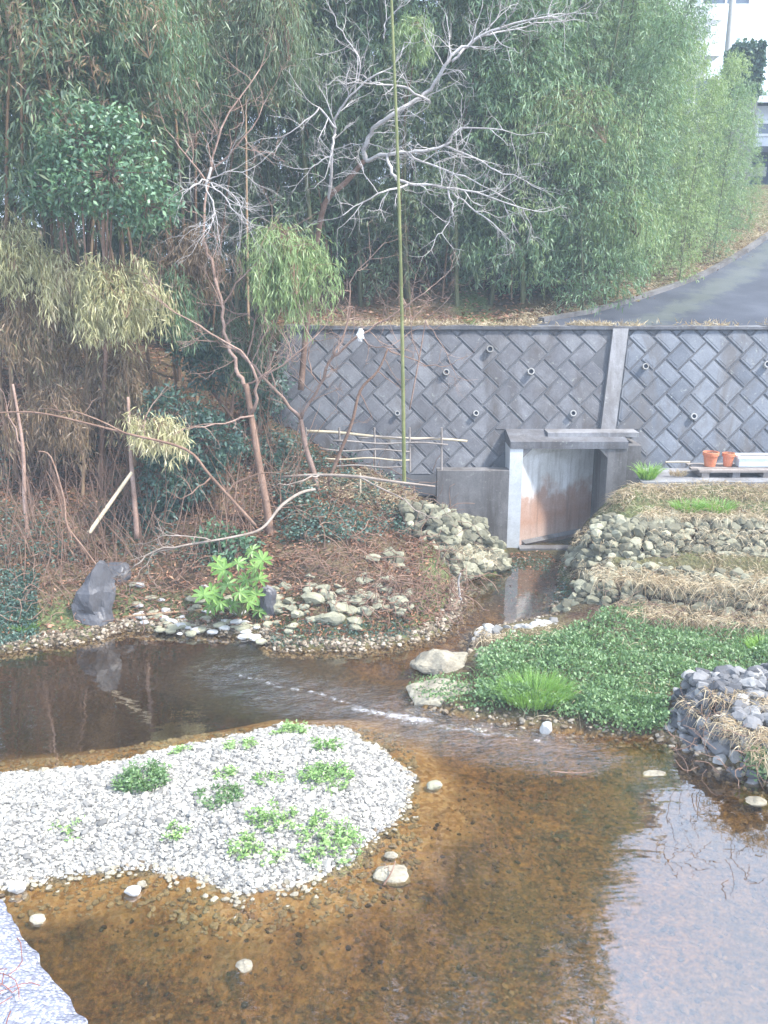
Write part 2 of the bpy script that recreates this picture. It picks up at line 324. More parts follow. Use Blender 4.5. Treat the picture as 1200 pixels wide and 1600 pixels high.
def water_mat():
    m, n, out = _mat('stream water'); v = coords(n)
    at_ = N(n, 'ShaderNodeAttribute'); at_.attribute_name = 'zone'; s = N(n, 'ShaderNodeSeparateColor'); n.links.new(at_.outputs['Color'], s.inputs[0])
    mp = N(n, 'ShaderNodeMapping'); mp.inputs['Scale'].default_value = (.8, 1.7, 1); n.links.new(v, mp.inputs['Vector'])
    rip = noise_t(n, mp.outputs[0], 2.2, 3, .5); rif = noise_t(n, mp.outputs[0], 16, 5, .65, .5)
    h = mth(n, 'ADD', mth(n, 'MULTIPLY', rip, .10), mth(n, 'MULTIPLY', mth(n, 'MULTIPLY', rif, s.outputs[0]), .8))
    bmp = N(n, 'ShaderNodeBump'); bmp.inputs['Strength'].default_value = .5; bmp.inputs['Distance'].default_value = .10; n.links.new(h, bmp.inputs['Height'])
    vd = N(n, 'ShaderNodeVectorMath', operation='DOT_PRODUCT'); n.links.new(N(n, 'ShaderNodeNewGeometry').outputs['Incoming'], vd.inputs[0]); n.links.new(bmp.outputs[0], vd.inputs[1])
    frf = mth(n, 'ADD', .27, mth(n, 'MULTIPLY', .73, mth(n, 'POWER', mth(n, 'SUBTRACT', 1.0, mth(n, 'MINIMUM', mth(n, 'ABSOLUTE', vd.outputs['Value']), 1.0)), 5.0)))
    tr = N(n, 'ShaderNodeBsdfTransparent'); tr.inputs[0].default_value = (.87, .76, .57, 1)
    gl = N(n, 'ShaderNodeBsdfGlossy'); gl.inputs['Roughness'].default_value = .015; n.links.new(bmp.outputs[0], gl.inputs['Normal'])
    x = N(n, 'ShaderNodeMixShader'); n.links.new(frf, x.inputs[0]); n.links.new(tr.outputs[0], x.inputs[1]); n.links.new(gl.outputs[0], x.inputs[2])
    # broken white water in the riffle
    fo = ramp(n, mth(n, 'MULTIPLY', noise_t(n, mp.outputs[0], 24, 6, .8, .8), s.outputs[1]), [(.36, (0, 0, 0)), (.56, (.6,) * 3)])
    df = N(n, 'ShaderNodeBsdfDiffuse'); df.inputs[0].default_value = (.7, .72, .75, 1)
    y = N(n, 'ShaderNodeMixShader'); n.links.new(fo, y.inputs[0]); n.links.new(x.outputs[0], y.inputs[1]); n.links.new(df.outputs[0], y.inputs[2])
    n.links.new(y.outputs[0], out.inputs[0]); return m
M['water'] = water_mat()

# ------------------------------------------------------------------ terrain
def px_poly(pts, z=0.0): return np.array([tuple(atz(a, b, z))[:2] for a, b in pts])
LEFT = np.vstack([[(-40, 60), (-40, 8.0)], px_poly([(-400, 1050), (-120, 1030), (0, 1020), (80, 1008), (140, 1002), (200, 985), (300, 990), (400, 995), (430, 1016), (520, 1018), (600, 1012), (660, 1000), (700, 985), (725, 950), (722, 910)]), [(1.45, 11.0), (1.72, 11.95), (1.72, 60)]])
RIGHT = np.vstack([[(3.1, 60), (3.1, 12.0), (2.75, 11.75), (2.35, 11.1)], px_poly([(870, 925), (858, 965), (800, 975), (740, 988), (735, 1010), (700, 1050), (640, 1080), (650, 1100), (740, 1125), (850, 1140), (930, 1150), (1040, 1156), (1100, 1190), (1200, 1232), (1400, 1290)]), [(12, 5), (60, 5), (60, 60)]])
ISLE = px_poly([(-500, 1225), (0, 1208), (180, 1190), (300, 1160), (430, 1133), (540, 1133), (600, 1172), (652, 1215), (640, 1262), (600, 1300), (560, 1352), (460, 1385), (370, 1398), (300, 1370), (200, 1358), (100, 1372), (0, 1392), (-500, 1500)])
def sdist(P, poly):
    """signed distance, positive inside"""
    d = np.full(len(P), 1e9); inside = np.zeros(len(P), bool)
    n = len(poly)
    for i in range(n):
        a = poly[i]; b = poly[(i + 1) % n]; e = b - a; w_ = P - a
        t = np.clip((w_ @ e) / (e @ e), 0, 1); q = w_ - t[:, None] * e
        d = np.minimum(d, np.hypot(q[:, 0], q[:, 1]))
        c = (a[1] > P[:, 1]) != (b[1] > P[:, 1])
        with np.errstate(divide='ignore', invalid='ignore'):
            xx = a[0] + (P[:, 1] - a[1]) * e[0] / (e[1] if e[1] != 0 else 1e-9)
        inside ^= c & (P[:, 0] < xx)
    return np.where(inside, d, -d)
def sstep(x, a, b):
    t = np.clip((x - a) / (b - a), 0, 1); return t * t * (3 - 2 * t)
def fbm(P, s, o=4):
    out = np.zeros(len(P)); amp = 1; k = s
    for i in range(o):
        a = i * 1.7 + .3
        x = P[:, 0] * math.cos(a) + P[:, 1] * math.sin(a); y = -P[:, 0] * math.sin(a) + P[:, 1] * math.cos(a)
        out += amp * np.sin(x * k + 1.3 * np.sin(y * k * .7 + i)) * np.sin(y * k * 1.1 + 1.7 * np.sin(x * k * .6 + 2 * i)); amp *= .55; k *= 2.1
    return out
def road_z(Y):
    q = np.clip(Y - 13.2, 0, 8.8); return 3.0 + .12 * q + .02 * q * q + .03 * np.clip(Y - 22, 0, 1e9)
def road_left(Y):   # left edge of the asphalt
    return np.interp(Y, [13.3, 13.9, 14.5, 17, 19, 20.5, 24, 30], [1.9, 2.5, 3.35, 5.95, 7.7, 9.0, 12.2, 18])
YW0, YW1, ZT, XWL = 12.5, 13.1, 3.03, -1.75
def height(P):
    P = np.asarray(P, float).reshape(-1, 2); x, y = P[:, 0], P[:, 1]
    dl, dr, di = sdist(P, LEFT), sdist(P, RIGHT), sdist(P, ISLE)
    rough = fbm(P, 2.3)
    # stream bed
    pool = sstep(-x, -.6, 1.5) * sstep(y, 6.6, 7.6)
    dw = np.minimum(np.minimum(-dl, -dr), -di)
    bed = -.04 - .26 * sstep(dw, 0, 1.1) - .16 * pool * sstep(dw, 0, .8) + .012 * rough
    chan = sstep(y, 9.6, 10.6) * sstep(x, .9, 1.4)
    bed = bed * (1 - chan) + chan * (-.05 + .07 * sstep(y, 10.4, 11.8) + .022 * rough)
    # left bank
    hl = .05 + .52 * np.clip(dl, 0, 4.0) ** 1.0 * sstep(dl, -.1, .5) + .28 * np.clip(dl - 4.0, 0, 100) + .05 * rough * sstep(dl, 0, .8)
    mound = np.exp(-(((x - .75) / .75) ** 2 + ((y - 10.9) / .75) ** 2))
    hl = hl + .28 * mound * sstep(dl, 0, .4)
    hl = np.minimum(hl, 1.55 + .1 * rough + .6 * sstep(-x, .3, 2.2) + 60 * sstep(-x, 1.4, 2.6) * 1.0)
    # right bank
    hr = .04 + .07 * sstep(dr, 0, .3) + .05 * np.clip(y - 7.6, 0, 2) * sstep(dr, 0, .6) + np.minimum(.36 * sstep(y, 9.72, 10.0) + .36 * sstep(y, 10.62, 10.95) + .12 * sstep(y, 11.1, 11.5), np.clip((x - 2.15 - .12 * (y < 10.6)) * .75, 0, 2)) + .015 * rough
    hi = .14 * sstep(di, 0, .55) + .012 * rough
    h = np.where(dl > 0, np.maximum(hl, .02), np.where(dr > 0, hr, np.where(di > 0, hi, bed)))
    # underwater apron in front of the gravel bar
    ap = -.012 - .03 * sstep(-di, 0, .4) - .17 * sstep(-di, .3, .95)
    h = np.where((dl <= 0) & (dr <= 0) & (di <= 0) & (y < 6.3), np.maximum(h, ap + .01 * rough), h)
    # upper level behind the retaining wall
    up = road_z(y) + .04 * rough
    rl = road_left(y)
    up = up - .06 * sstep(x - rl, -.15, .05) + .25 * sstep(rl - x, .1, 1.2) * sstep(y, 14.2, 15.5)
    step = sstep(y, 13.38, 13.5)
    h = np.where((y > 11.9) & (x > 1.72), np.minimum(h, .03), h)
    walled = np.where(y > 13.3, h * (1 - step) + up * step, h)
    smooth = np.where(dl > 0, np.minimum(h, up), h)
    wl = sstep(x, XWL - .5, XWL + .15)
    return np.where((y > 11.5), walled * wl + smooth * (1 - wl), h), dl, dr, di, dw, pool, chan
def hgt(P):
    P = np.asarray(P, float).reshape(-1, 2)
    ix = np.clip(np.searchsorted(gx, P[:, 0]) - 1, 0, len(gx) - 2); iy = np.clip(np.searchsorted(gy, P[:, 1]) - 1, 0, len(gy) - 2)
    tx = np.clip((P[:, 0] - gx[ix]) / (gx[ix + 1] - gx[ix]), 0, 1); ty = np.clip((P[:, 1] - gy[iy]) / (gy[iy + 1] - gy[iy]), 0, 1)
    return (HG[iy, ix] * (1 - tx) + HG[iy, ix + 1] * tx) * (1 - ty) + (HG[iy + 1, ix] * (1 - tx) + HG[iy + 1, ix + 1] * tx) * ty
def hz(x, y): return float(hgt([(x, y)])[0])
def on_ground(px, py):
    """first hit of the view ray with the terrain"""
    prev = None
    for Y in np.arange(3.4, 30, .06):
        p = at(px, py, Y)
        if p.z <= hz(p.x, p.y): return Vector((p.x, p.y, hz(p.x, p.y)))
    return at(px, py, 20)

def axis_lines(segs):
    o = []
    for a, b, s in segs: o += list(np.arange(a, b - 1e-6, s))
    return np.array(o)
gx = np.concatenate([axis_lines([(-150, -20, 6), (-20, -6.5, .5), (-6.5, 7, .075), (7, 22, .5)]), np.arange(22, 151, 6)])
gy = np.concatenate([axis_lines([(-30, 1.5, 1.5), (1.5, 12.9, .075), (12.9, 13.5, .04), (13.5, 24, .2), (24, 50, 1)]), np.arange(50, 260, 8)])
XX, YY = np.meshgrid(gx, gy); GP = np.stack([XX.ravel(), YY.ravel()], 1)
hh, dl, dr, di, dw, pool, chan = height(GP); HG = hh.reshape(len(gy), len(gx))
gb = MB(); nx, ny = len(gx), len(gy)
i = np.arange(ny - 1)[:, None] * nx; j = np.arange(nx - 1)[None, :]
gb.add(np.column_stack([GP, hh]), np.stack([i + j, i + j + 1, i + j + nx + 1, i + j + nx], -1).reshape(-1, 4))
zone = np.ones((len(GP), 4))
land = (dl > 0) | (dr > 0)
zone[:, 0] = np.where(land | (di > .1), 0, 1) * (1 - .75 * chan)
zone[:, 1] = np.where(dl > 0, sstep(-np.abs(dl - .25), -.4, -.1) * .7 + .2, np.where(dr > 0, .35, 0)) + chan * .5
zone[:, 2] = np.where(di > -.02, 1, sstep(-di + .12 * fbm(GP, 6, 3), .6, .15) * .7) * np.where(land, 0, 1) * sstep(-GP[:, 1], -8.2, -7.4)
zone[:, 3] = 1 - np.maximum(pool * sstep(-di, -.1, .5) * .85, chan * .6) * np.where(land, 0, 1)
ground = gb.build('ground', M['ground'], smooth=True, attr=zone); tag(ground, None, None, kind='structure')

# water sheet
wx = axis_lines([(-30, -7, 1), (-7, 7, .06), (7, 30.1, 1)]); wy = axis_lines([(-20, 2, 1), (2, 11.9, .06)])
XX, YY = np.meshgrid(wx, wy); WP = np.stack([XX.ravel(), YY.ravel()], 1)
def seg_mask(P, pts, wdt):
    d = np.full(len(P), 1e9)
    for a, b in zip(pts[:-1], pts[1:]):
        e = b - a; t = np.clip(((P - a) @ e) / (e @ e), 0, 1); q = P - a - t[:, None] * e; d = np.minimum(d, np.hypot(q[:, 0], q[:, 1]))
    return np.clip(1 - d / wdt, 0, 1)
rl1 = px_poly([(370, 1052), (450, 1080), (520, 1098), (640, 1120), (760, 1140), (850, 1150)])
rif = sstep(seg_mask(WP, rl1, .8), 0, 1.0)
foam = np.maximum(seg_mask(WP, px_poly([(560, 1108), (620, 1120), (670, 1126)]), .20), np.maximum(seg_mask(WP, px_poly([(375, 1054), (430, 1070), (510, 1086), (560, 1105)]), .10) * .95, np.maximum(seg_mask(WP, px_poly([(690, 1135), (800, 1150)]), .16) * .9, seg_mask(WP, px_poly([(690, 1205), (715, 1212)]), .1) * .8)))
wz = .012 * rif * fbm(WP * [1, 2.2], 9, 4)
wb = MB(); nx = len(wx)
i = np.arange(len(wy) - 1)[:, None] * nx; j = np.arange(nx - 1)[None, :]
wb.add(np.column_stack([WP, wz]), np.stack([i + j, i + j + 1, i + j + nx + 1, i + j + nx], -1).reshape(-1, 4))
za = np.ones((len(WP), 4)); za[:, 0] = rif; za[:, 1] = foam; za[:, 2] = 0
water = wb.build('water', M['water'], smooth=True, attr=za); tag(water, None, None, kind='structure')

# ------------------------------------------------------------------ road, kerb
rb = MB(); rows = []
for Y in np.arange(13.42, 60, .25):
    xl = float(road_left(Y)); rows.append([(xl + (40 - xl) * t, Y, float(road_z(Y)) + .012) for t in np.linspace(0, 1, 24) ** 1.6])
V = np.array(rows).reshape(-1, 3); k = 24
i = np.arange(len(rows) - 1)[:, None] * k; j = np.arange(k - 1)[None, :]
rb.add(V, np.stack([i + j, i + j + 1, i + j + k + 1, i + j + k], -1).reshape(-1, 4))
tag(rb.build('road', M['asphalt'], smooth=True), None, None, kind='structure')
kb = MB(); pts = [Vector((float(road_left(Y)) - .09, Y, float(road_z(Y)) + .03)) for Y in np.arange(13.9, 26, .3)]
for a, b in zip(pts[:-1], pts[1:]): kb.bar(a, b, .13, .07)
tag(kb.build('kerb', M['conc_dark']), None, None, kind='structure')

# ------------------------------------------------------------------ retaining wall of diagonal blocks
def clip(poly, a, b):
    """Sutherland-Hodgman: keep what lies left of a->b"""
    o = []; n = len(poly)
    def side(p): return (b[0] - a[0]) * (p[1] - a[1]) - (b[1] - a[1]) * (p[0] - a[0])
    for k in range(n):
        p, q = poly[k], poly[(k + 1) % n]; sp_, sq = side(p), side(q)
        if sp_ >= 0: o.append(p)
        if (sp_ > 0 > sq) or (sp_ < 0 < sq):
            t = sp_ / (sp_ - sq); o.append((p[0] + (q[0] - p[0]) * t, p[1] + (q[1] - p[1]) * t))
    return o
def parea(p): return .5 * sum(p[k][0] * p[(k + 1) % len(p)][1] - p[(k + 1) % len(p)][0] * p[k][1] for k in range(len(p)))
WV = Vector((0, YW1 - YW0, ZT - 1.0)); WLEN = WV.length; WV.normalize(); WN = Vector((0, -WV.z, WV.y))
def wallp(u, v, out=0.0): return Vector((u, YW0, 1.0)) + WV * v + WN * out
def shrink(poly, d):
    cx = sum(p[0] for p in poly) / len(poly); cy = sum(p[1] for p in poly) / len(poly); o = poly
    n = len(poly); lines = []
    for k in range(n):
        a, b = poly[k], poly[(k + 1) % n]; L = math.hypot(b[0] - a[0], b[1] - a[1])
        if L < 1e-5: continue
        nx_, ny_ = -(b[1] - a[1]) / L * d, (b[0] - a[0]) / L * d
        lines.append(((a[0] + nx_, a[1] + ny_), (b[0] + nx_, b[1] + ny_)))
    for a, b in lines:
        o = clip(o, a, b)
        if len(o) < 3: return []
    return o
VB = (1.62 - 1.0) / WV.z
def herring(panel, mb, relief=1.0):
    L, W = .355, .25; s = math.sqrt(2) * W; rp = L / math.sqrt(2); q = 1 / math.sqrt(2)
    u0, u1 = min(p[0] for p in panel), max(p[0] for p in panel)
    for r in range(-2, int(WLEN / rp) + 2):
        x = u0 - 1
        x = math.floor((u0 - 1) / s) * s
        while x < u1 + 1:
            jx = random.uniform(-.004, .004)
            if r % 2 == 0: pl = [(x, 0), (x + L * q, L * q), (x + (L - W) * q, (L + W) * q), (x - W * q, W * q)]
            else: pl = [(x, 0), (x + W * q, W * q), (x - (L - W) * q, (L + W) * q), (x - L * q, L * q)]
            # mirrored rows sit in the valleys of the row below
            off = 0 if r % 2 == 0 else L * q
            pl = [(a + off + jx, b + r * rp) for a, b in pl]
            for k in range(len(panel)):
                pl = clip(pl, panel[k], panel[(k + 1) % len(panel)])
                if len(pl) < 3: break
            x += s
            if len(pl) < 3: continue
            cx = sum(p[0] for p in pl) / len(pl)
            if 1.76 < cx < 3.6: pl = clip(pl, (0, VB), (1, VB))   # the culvert barrel passes here
            if len(pl) < 3 or parea(pl) < .004: continue
            base = shrink(pl, .0045)
            if len(base) < 3 or parea(base) < .003: continue
            mid = shrink(base, .014); top = shrink(base, .045) if parea(base) > .03 else []
            dz = random.uniform(-.006, .008); n = len(base)
            if len(mid) != n: continue
            ring = [base, mid]; outs = [0.0, .016 * relief + dz * .5]
            if len(top) == n: ring.append(shrink(base, .04)); outs.append(.017 * relief + dz * .5); ring.append(top); outs.append(.026 * relief + dz * .5)
            if any(len(rr) != n for rr in ring): ring, outs = ring[:2], outs[:2]
            V = [wallp(a, b, o_ - (.02 if k_ == 0 else 0)) for k_, (rr, o_) in enumerate(zip(ring, outs)) for a, b in rr]
            F = []
            for k_ in range(len(ring) - 1):
                for e in range(n): F.append((k_ * n + e, k_ * n + (e + 1) % n, (k_ + 1) * n + (e + 1) % n, (k_ + 1) * n + e))
            mb.add(V, F); b0 = mb.n - n * len(ring); mb.F.append(np.array([[b0 + (len(ring) - 1) * n + e for e in range(n)]]))
wall = thing('retaining_wall', 'long grey retaining wall of diagonal concrete blocks holding up the road', 'retaining wall', (3.3, YW0, 1.0))
bl = MB(); herring([(XWL, 0), (3.02, 0), (3.30, WLEN), (XWL + .35, WLEN)], bl, .25); o = bl.build('block_facing', M['block_l'], wall); o['label'] = 'darker stained block facing left of the concrete strip'
br = MB(); herring([(3.26, 0), (11, 0), (11, WLEN), (3.54, WLEN)], br, .45); o = br.build('block_facing', M['block_r'], wall); o['label'] = 'cleaner blue grey block facing right of the concrete strip'
bb = MB()
XE = 11.0
for xa_, xb_, v0 in ((XWL - .02, 1.75, -.3), (1.75, 3.63, VB - .01), (3.63, XE, -.3)):
    c8 = [wallp(xa_, v0, -.006), wallp(xb_, v0, -.006), wallp(xb_, WLEN, -.006), wallp(xa_ + (.3 if xa_ < 0 else 0), WLEN, -.006)]
    back = [Vector((p.x, 13.5, p.z)) for p in c8]
    bb.add(c8 + back, [(0, 1, 2, 3), (1, 5, 6, 2), (3, 2, 6, 7), (0, 3, 7, 4), (0, 4, 5, 1)])
bb.build('mortar_core', M['joint'], wall)
sb = MB()
st = [wallp(3.12, VB, .055), wallp(3.33, VB, .055), wallp(3.53, WLEN, .055), wallp(3.31, WLEN, .055)]
sb.add(st + [p - WN * .1 for p in st], [(0, 1, 2, 3), (0, 4, 5, 1), (1, 5, 6, 2), (2, 6, 7, 3), (3, 7, 4, 0)])
sb.build('concrete_strip', M['conc'], wall)
cb = MB()
n_c = 40
xs = np.linspace(XWL + .3, XE, n_c)
for a, b in zip(xs[:-1], xs[1:]):
    dz = random.uniform(-.01, .01)
    cb.quads_box(a + .001, b - .001, YW1 - .05, YW1 + .34, ZT + .001, ZT + .045 + dz)
cb.build('coping', M['block_l'], wall)
for px, py, Y, rr in [(1007, 574, 12.93, .045), (1197, 571, 12.93, .05), (1085, 653, 12.65, .045), (829, 582, 12.9, .05), (896, 648, 12.67, .045), (697, 583, 12.9, .045), (744, 648, 12.67, .04), (765, 547, 13.0, .05), (621, 648, 12.67, .035)]:
    p = at(px, py, Y); v = (p.z - 1.0) / WV.z; c = wallp(p.x, v, .0)
    mb = MB(); seg = 14
    ring = []
    for rad, ou in ((rr, -.02), (rr, .085), (rr * .68, .085), (rr * .66, -.0)):
        for k in range(seg):
            a = 2 * math.pi * k / seg; ring.append(c + WN * ou + Vector((1, 0, 0)) * rad * math.cos(a) + WV * rad * math.sin(a))
    F = [(q * seg + k, q * seg + (k + 1) % seg, (q + 1) * seg + (k + 1) % seg, (q + 1) * seg + k) for q in range(3) for k in range(seg)]
    mb.add(ring, F); o = mb.build('weep_pipe', M['conc_w'], wall, smooth=False)
    hb = MB(); hb.poly([c + WN * .062 + Vector((1, 0, 0)) * rr * .67 * math.cos(2 * math.pi * k / seg) + WV * rr * .67 * math.sin(2 * math.pi * k / seg) for k in range(seg)])
    h_ = hb.build('pipe_hollow', M['dark'], o)

# ------------------------------------------------------------------ culvert
YH = 12.1; X0, X1, OX0, OX1, OZ1, HZ = 1.75, 3.38, 1.93, 3.11, 1.475, 1.60
cul = thing('culvert', 'square concrete culvert mouth with chamfered corners and rust stained inside', 'culvert', (2.5, YH, 0))
def opening(z0=-.1):
    c = .13
    return [(OX0, z0), (OX1, z0), (OX1, OZ1 - c), (OX1 - c, OZ1), (OX0 + c, OZ1), (OX0, OZ1 - c)]
op = opening()
hb = MB()
hb.quads_box(X0, OX0, YH, YH + .9, -.3, HZ - .135)                # left pilaster (front)
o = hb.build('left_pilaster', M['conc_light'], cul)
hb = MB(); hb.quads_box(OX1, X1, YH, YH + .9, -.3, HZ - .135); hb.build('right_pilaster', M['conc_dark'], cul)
hb = MB(); zl = HZ - .133; hb.add([(X0, YH - .015, zl), (X1, YH - .015, zl), (X1, YH + .9, zl), (X0, YH + .9, zl), (X0, YH - .015, HZ - .035), (X1, YH - .015, HZ - .035), (X1, YH + .55, HZ + .05), (X0, YH + .55, HZ + .05)], [(0, 3, 2, 1), (0, 1, 5, 4), (1, 2, 6, 5), (2, 3, 7, 6), (3, 0, 4, 7), (4, 5, 6, 7)])
hb.build('lintel', M['block_l'], cul)
for (ax, bx) in ((OX0, OX0 + .13), (OX1 - .13, OX1)):
    hb = MB()
    inner = ax if ax == OX0 else bx
    tri = [(ax, HZ - .134), (bx, HZ - .134), (inner, HZ - .265)]
    V = [(x_, y_, z_) for y_ in (YH + .004, YH + .5) for x_, z_ in tri]; hb.add(V, [(0, 1, 2)]); hb.F.append(np.array([(0, 2, 5, 3), (1, 4, 5, 2)]) + hb.n - 6)
    hb.build('haunch', M['conc_dark'], cul)
sb = MB(); sb.quads_box(2.30, 3.58, YH + .20, YH + .52, HZ - .01, HZ + .055); sb.build('cover_slab', M['conc'], cul)
# barrel skewed 45 degrees to the right
tb = MB(); D = Vector((.84, .54, 0)).normalized()
L_ = 5.0; V = []
sec = [(OX0, -.05), (OX0, OZ1 - .13), (OX0 + .13, OZ1), (OX1 - .13, OZ1), (OX1, OZ1 - .13), (OX1, -.05)]
for t in np.linspace(0, L_, 12):
    y_ = YH + .05 + D.y * t
    for k_, (x_, z_) in enumerate(sec): V.append((x_ + (D.x * t if k_ < 3 else max(0, (y_ - 12.6) * 1.9)) + .003, y_, z_))
F = [(q * 6 + k, q * 6 + (k + 1) % 6, (q + 1) * 6 + (k + 1) % 6, (q + 1) * 6 + k) for q in range(11) for k in range(6)]
tb.add(V, F); tb.F.append(np.array([[11 * 6 + k for k in range(6)]]))
tb.build('barrel', M['culv_in'], cul)
fb = MB(); fb.quads_box(OX0 - .01, OX1 + .0, YH - .12, YH + .05, -.2, .055); fb.build('sill', M['conc_dark'], cul)
tb = MB()
V = []
for t in (0.0, 4.8):
    for x_, z_ in ((OX0 + .02, .065), (OX0 + .10, .065), (OX0 + .02, .13)): V.append((x_ + D.x * t, YH + .07 + D.y * t, z_))
tb.add(V, [(0, 1, 4, 3), (1, 2, 5, 4)]); tb.build('floor_fillet', M['conc_dark'], cul)
# infill between headwall and block wall, right side
mb = MB(); mb.quads_box(3.385, 3.58, YH + .05, 12.75, -.2, HZ - .10); a_ = mb.build('side_block', M['conc_dark'], cul)
# low wing walls
mb = MB(); mb.quads_box(.74, 1.745, 12.06, 12.3, -.2, 1.16); o = center(mb.build('wing_wall', M['conc_dark'])); tag(o, 'low dark concrete wing wall left of the culvert mouth', 'wall')
mb = MB()
mb.quads_box(3.45, 10, 11.55, 11.84, -.3, 1.12); mb.quads_box(3.63, 10, 11.842, 12.9, .7, 1.10)
o = center(mb.build('ledge_wall', M['conc'])); tag(o, 'low concrete ledge wall carrying the flower pots', 'wall')

# ------------------------------------------------------------------ stones
def ico(sub):
    import bmesh
    bm = bmesh.new(); bmesh.ops.create_icosphere(bm, subdivisions=sub, radius=1)
    V = np.array([v.co[:] for v in bm.verts]); F = np.array([[v.index for v in f.verts] for f in bm.faces]); bm.free(); return V, F
ICO = {k: ico(k) for k in (1, 2, 3, 4)}
def rand_rot():
    q = rng.normal(size=4); q /= np.linalg.norm(q); w_, x, y, z = q
    return np.array([[1 - 2 * (y * y + z * z), 2 * (x * y - z * w_), 2 * (x * z + y * w_)], [2 * (x * y + z * w_), 1 - 2 * (x * x + z * z), 2 * (y * z - x * w_)], [2 * (x * z - y * w_), 2 * (y * z + x * w_), 1 - 2 * (x * x + y * y)]])
def rock_shape(sub=2, cuts=9, hard=.72, wob=.06):
    V, F = ICO[sub]; V = V.copy()
    for _ in range(cuts):
        n = rng.normal(size=3); n /= np.linalg.norm(n); d = rng.uniform(hard, hard + .26)
        k = V @ n - d; m = k > 0; V[m] -= k[m, None] * n
    V += wob * np.sin(V @ rng.normal(size=(3, 3)) * 4 + rng.uniform(0, 6, 3))
    return V, F
def add_rock(mb, c, size, sub=2, rot=True, cuts=9, hard=.72, wob=.06):
    V, F = rock_shape(sub, cuts, hard, wob)
    if rot: V = V @ rand_rot().T
    mb.add(V * np.asarray(size) + np.asarray(c), F)
def boulder(name, label, cat, c, size, mat, sub=4, cuts=12, hard=.68, wob=.05, group=None):
    V, F = rock_shape(sub, cuts, hard, wob); mb = MB(); V = V * np.asarray(size)
    ms = max(size)
    if sub >= 3:
        Nn = V / (np.linalg.norm(V, axis=1)[:, None] + 1e-9); o3 = Vector(rng.uniform(0, 50, 3))
        V += Nn * np.array([noise.noise(Vector(v) * (5 / ms * .4) + o3) * .10 + noise.noise(Vector(v) * (14 / ms * .4) + o3) * .05 + noise.noise(Vector(v) * (40 / ms * .4) + o3) * .02 for v in V])[:, None] * ms
    mb.add(V + np.asarray(tuple(c)), F); o = mb.build(name, M[mat], smooth=False); o = center(o); tag(o, label, cat, group)
    md = o.modifiers.new('b', 'BEVEL') if False else None
    return o
# ground-hugging positions
def G0(px, py, dz=0.0): p = on_ground(px, py); p.z += dz; return p
boulder('boulder', 'flat tan boulder standing in the brown water at the stream junction', 'boulder', atz(686, 1035, .06), (.33, .24, .17), 'rock_tan', hard=.6)
boulder('boulder', 'squat tan boulder half sunk at the green bank below the brown grassy hummock', 'boulder', atz(770, 1035, .03), (.25, .2, .14), 'rock_tan', hard=.6)
boulder('boulder', 'broad pale boulder slab with moss at the tip of the green bank', 'boulder', atz(697, 1085, .0), (.46, .30, .16), 'rock_tan', hard=.62)
boulder('boulder', 'steep dark wet boulder rising from the pool on the left bank', 'boulder', Vector((-3.22, 9.2, .22)), (.33, .34, .62), 'rock_dark', hard=.42, cuts=9, sub=4)
boulder('boulder', 'small rounded dark boulder beside the steep wet one on the left bank', 'boulder', G0(178, 905, .06), (.20, .18, .15), 'rock_dark')
boulder('boulder', 'tilted purplish stone leaning right of the bright large-leaved plant', 'boulder', G0(420, 965, .1), (.12, .1, .22), 'rock_dark', sub=3)
boulder('stone', 'white stone at the water edge of the green bank, below the grass tuft', 'stone', atz(854, 1139, .03), (.06, .055, .07), 'rock_pale', sub=3)
boulder('stone', 'pale stone in the water off the right tip of the gravel bar', 'stone', atz(679, 1228, .01), (.065, .05, .04), 'rock', sub=3)
boulder('stone', 'lone pale stone showing in the brown shallows near the photo bottom', 'stone', atz(382, 1510, .0), (.05, .045, .035), 'rock_tan', sub=3)
boulder('stone', 'pale oval stone in the shallows below the left part of the gravel bar', 'stone', atz(207, 1392, .02), (.055, .045, .03), 'rock_pale', sub=3)
boulder('stone', 'small pale stone close right of the oval stone below the gravel bar', 'stone', atz(222, 1382, .02), (.035, .03, .02), 'rock_tan', sub=3)
boulder('stone', 'pale stone at the left photo edge in front of the gravel bar', 'stone', atz(27, 1386, .03), (.055, .05, .04), 'rock_pale', sub=3)
boulder('stone', 'small tan stone in the shallows near the concrete apron', 'stone', atz(58, 1437, .01), (.05, .04, .03), 'rock_tan', sub=3)
boulder('stone', 'white stone in front of the lower right edge of the gravel bar', 'stone', atz(610, 1336, .0), (.05, .04, .025), 'rock_tan', sub=3)
boulder('stone', 'brown algae-covered stone in shallows with a stick lying on it', 'stone', atz(615, 1368, -.02), (.15, .10, .07), 'rock_tan', sub=3)
boulder('stone', 'flat grey stone awash at the right photo edge', 'stone', atz(1182, 1252, .0), (.09, .06, .03), 'rock_tan', sub=3)
boulder('stone', 'long thin flat stone awash in the middle of the brown water', 'stone', atz(1022, 1210, -.005), (.11, .045, .025), 'rock_tan', sub=3)
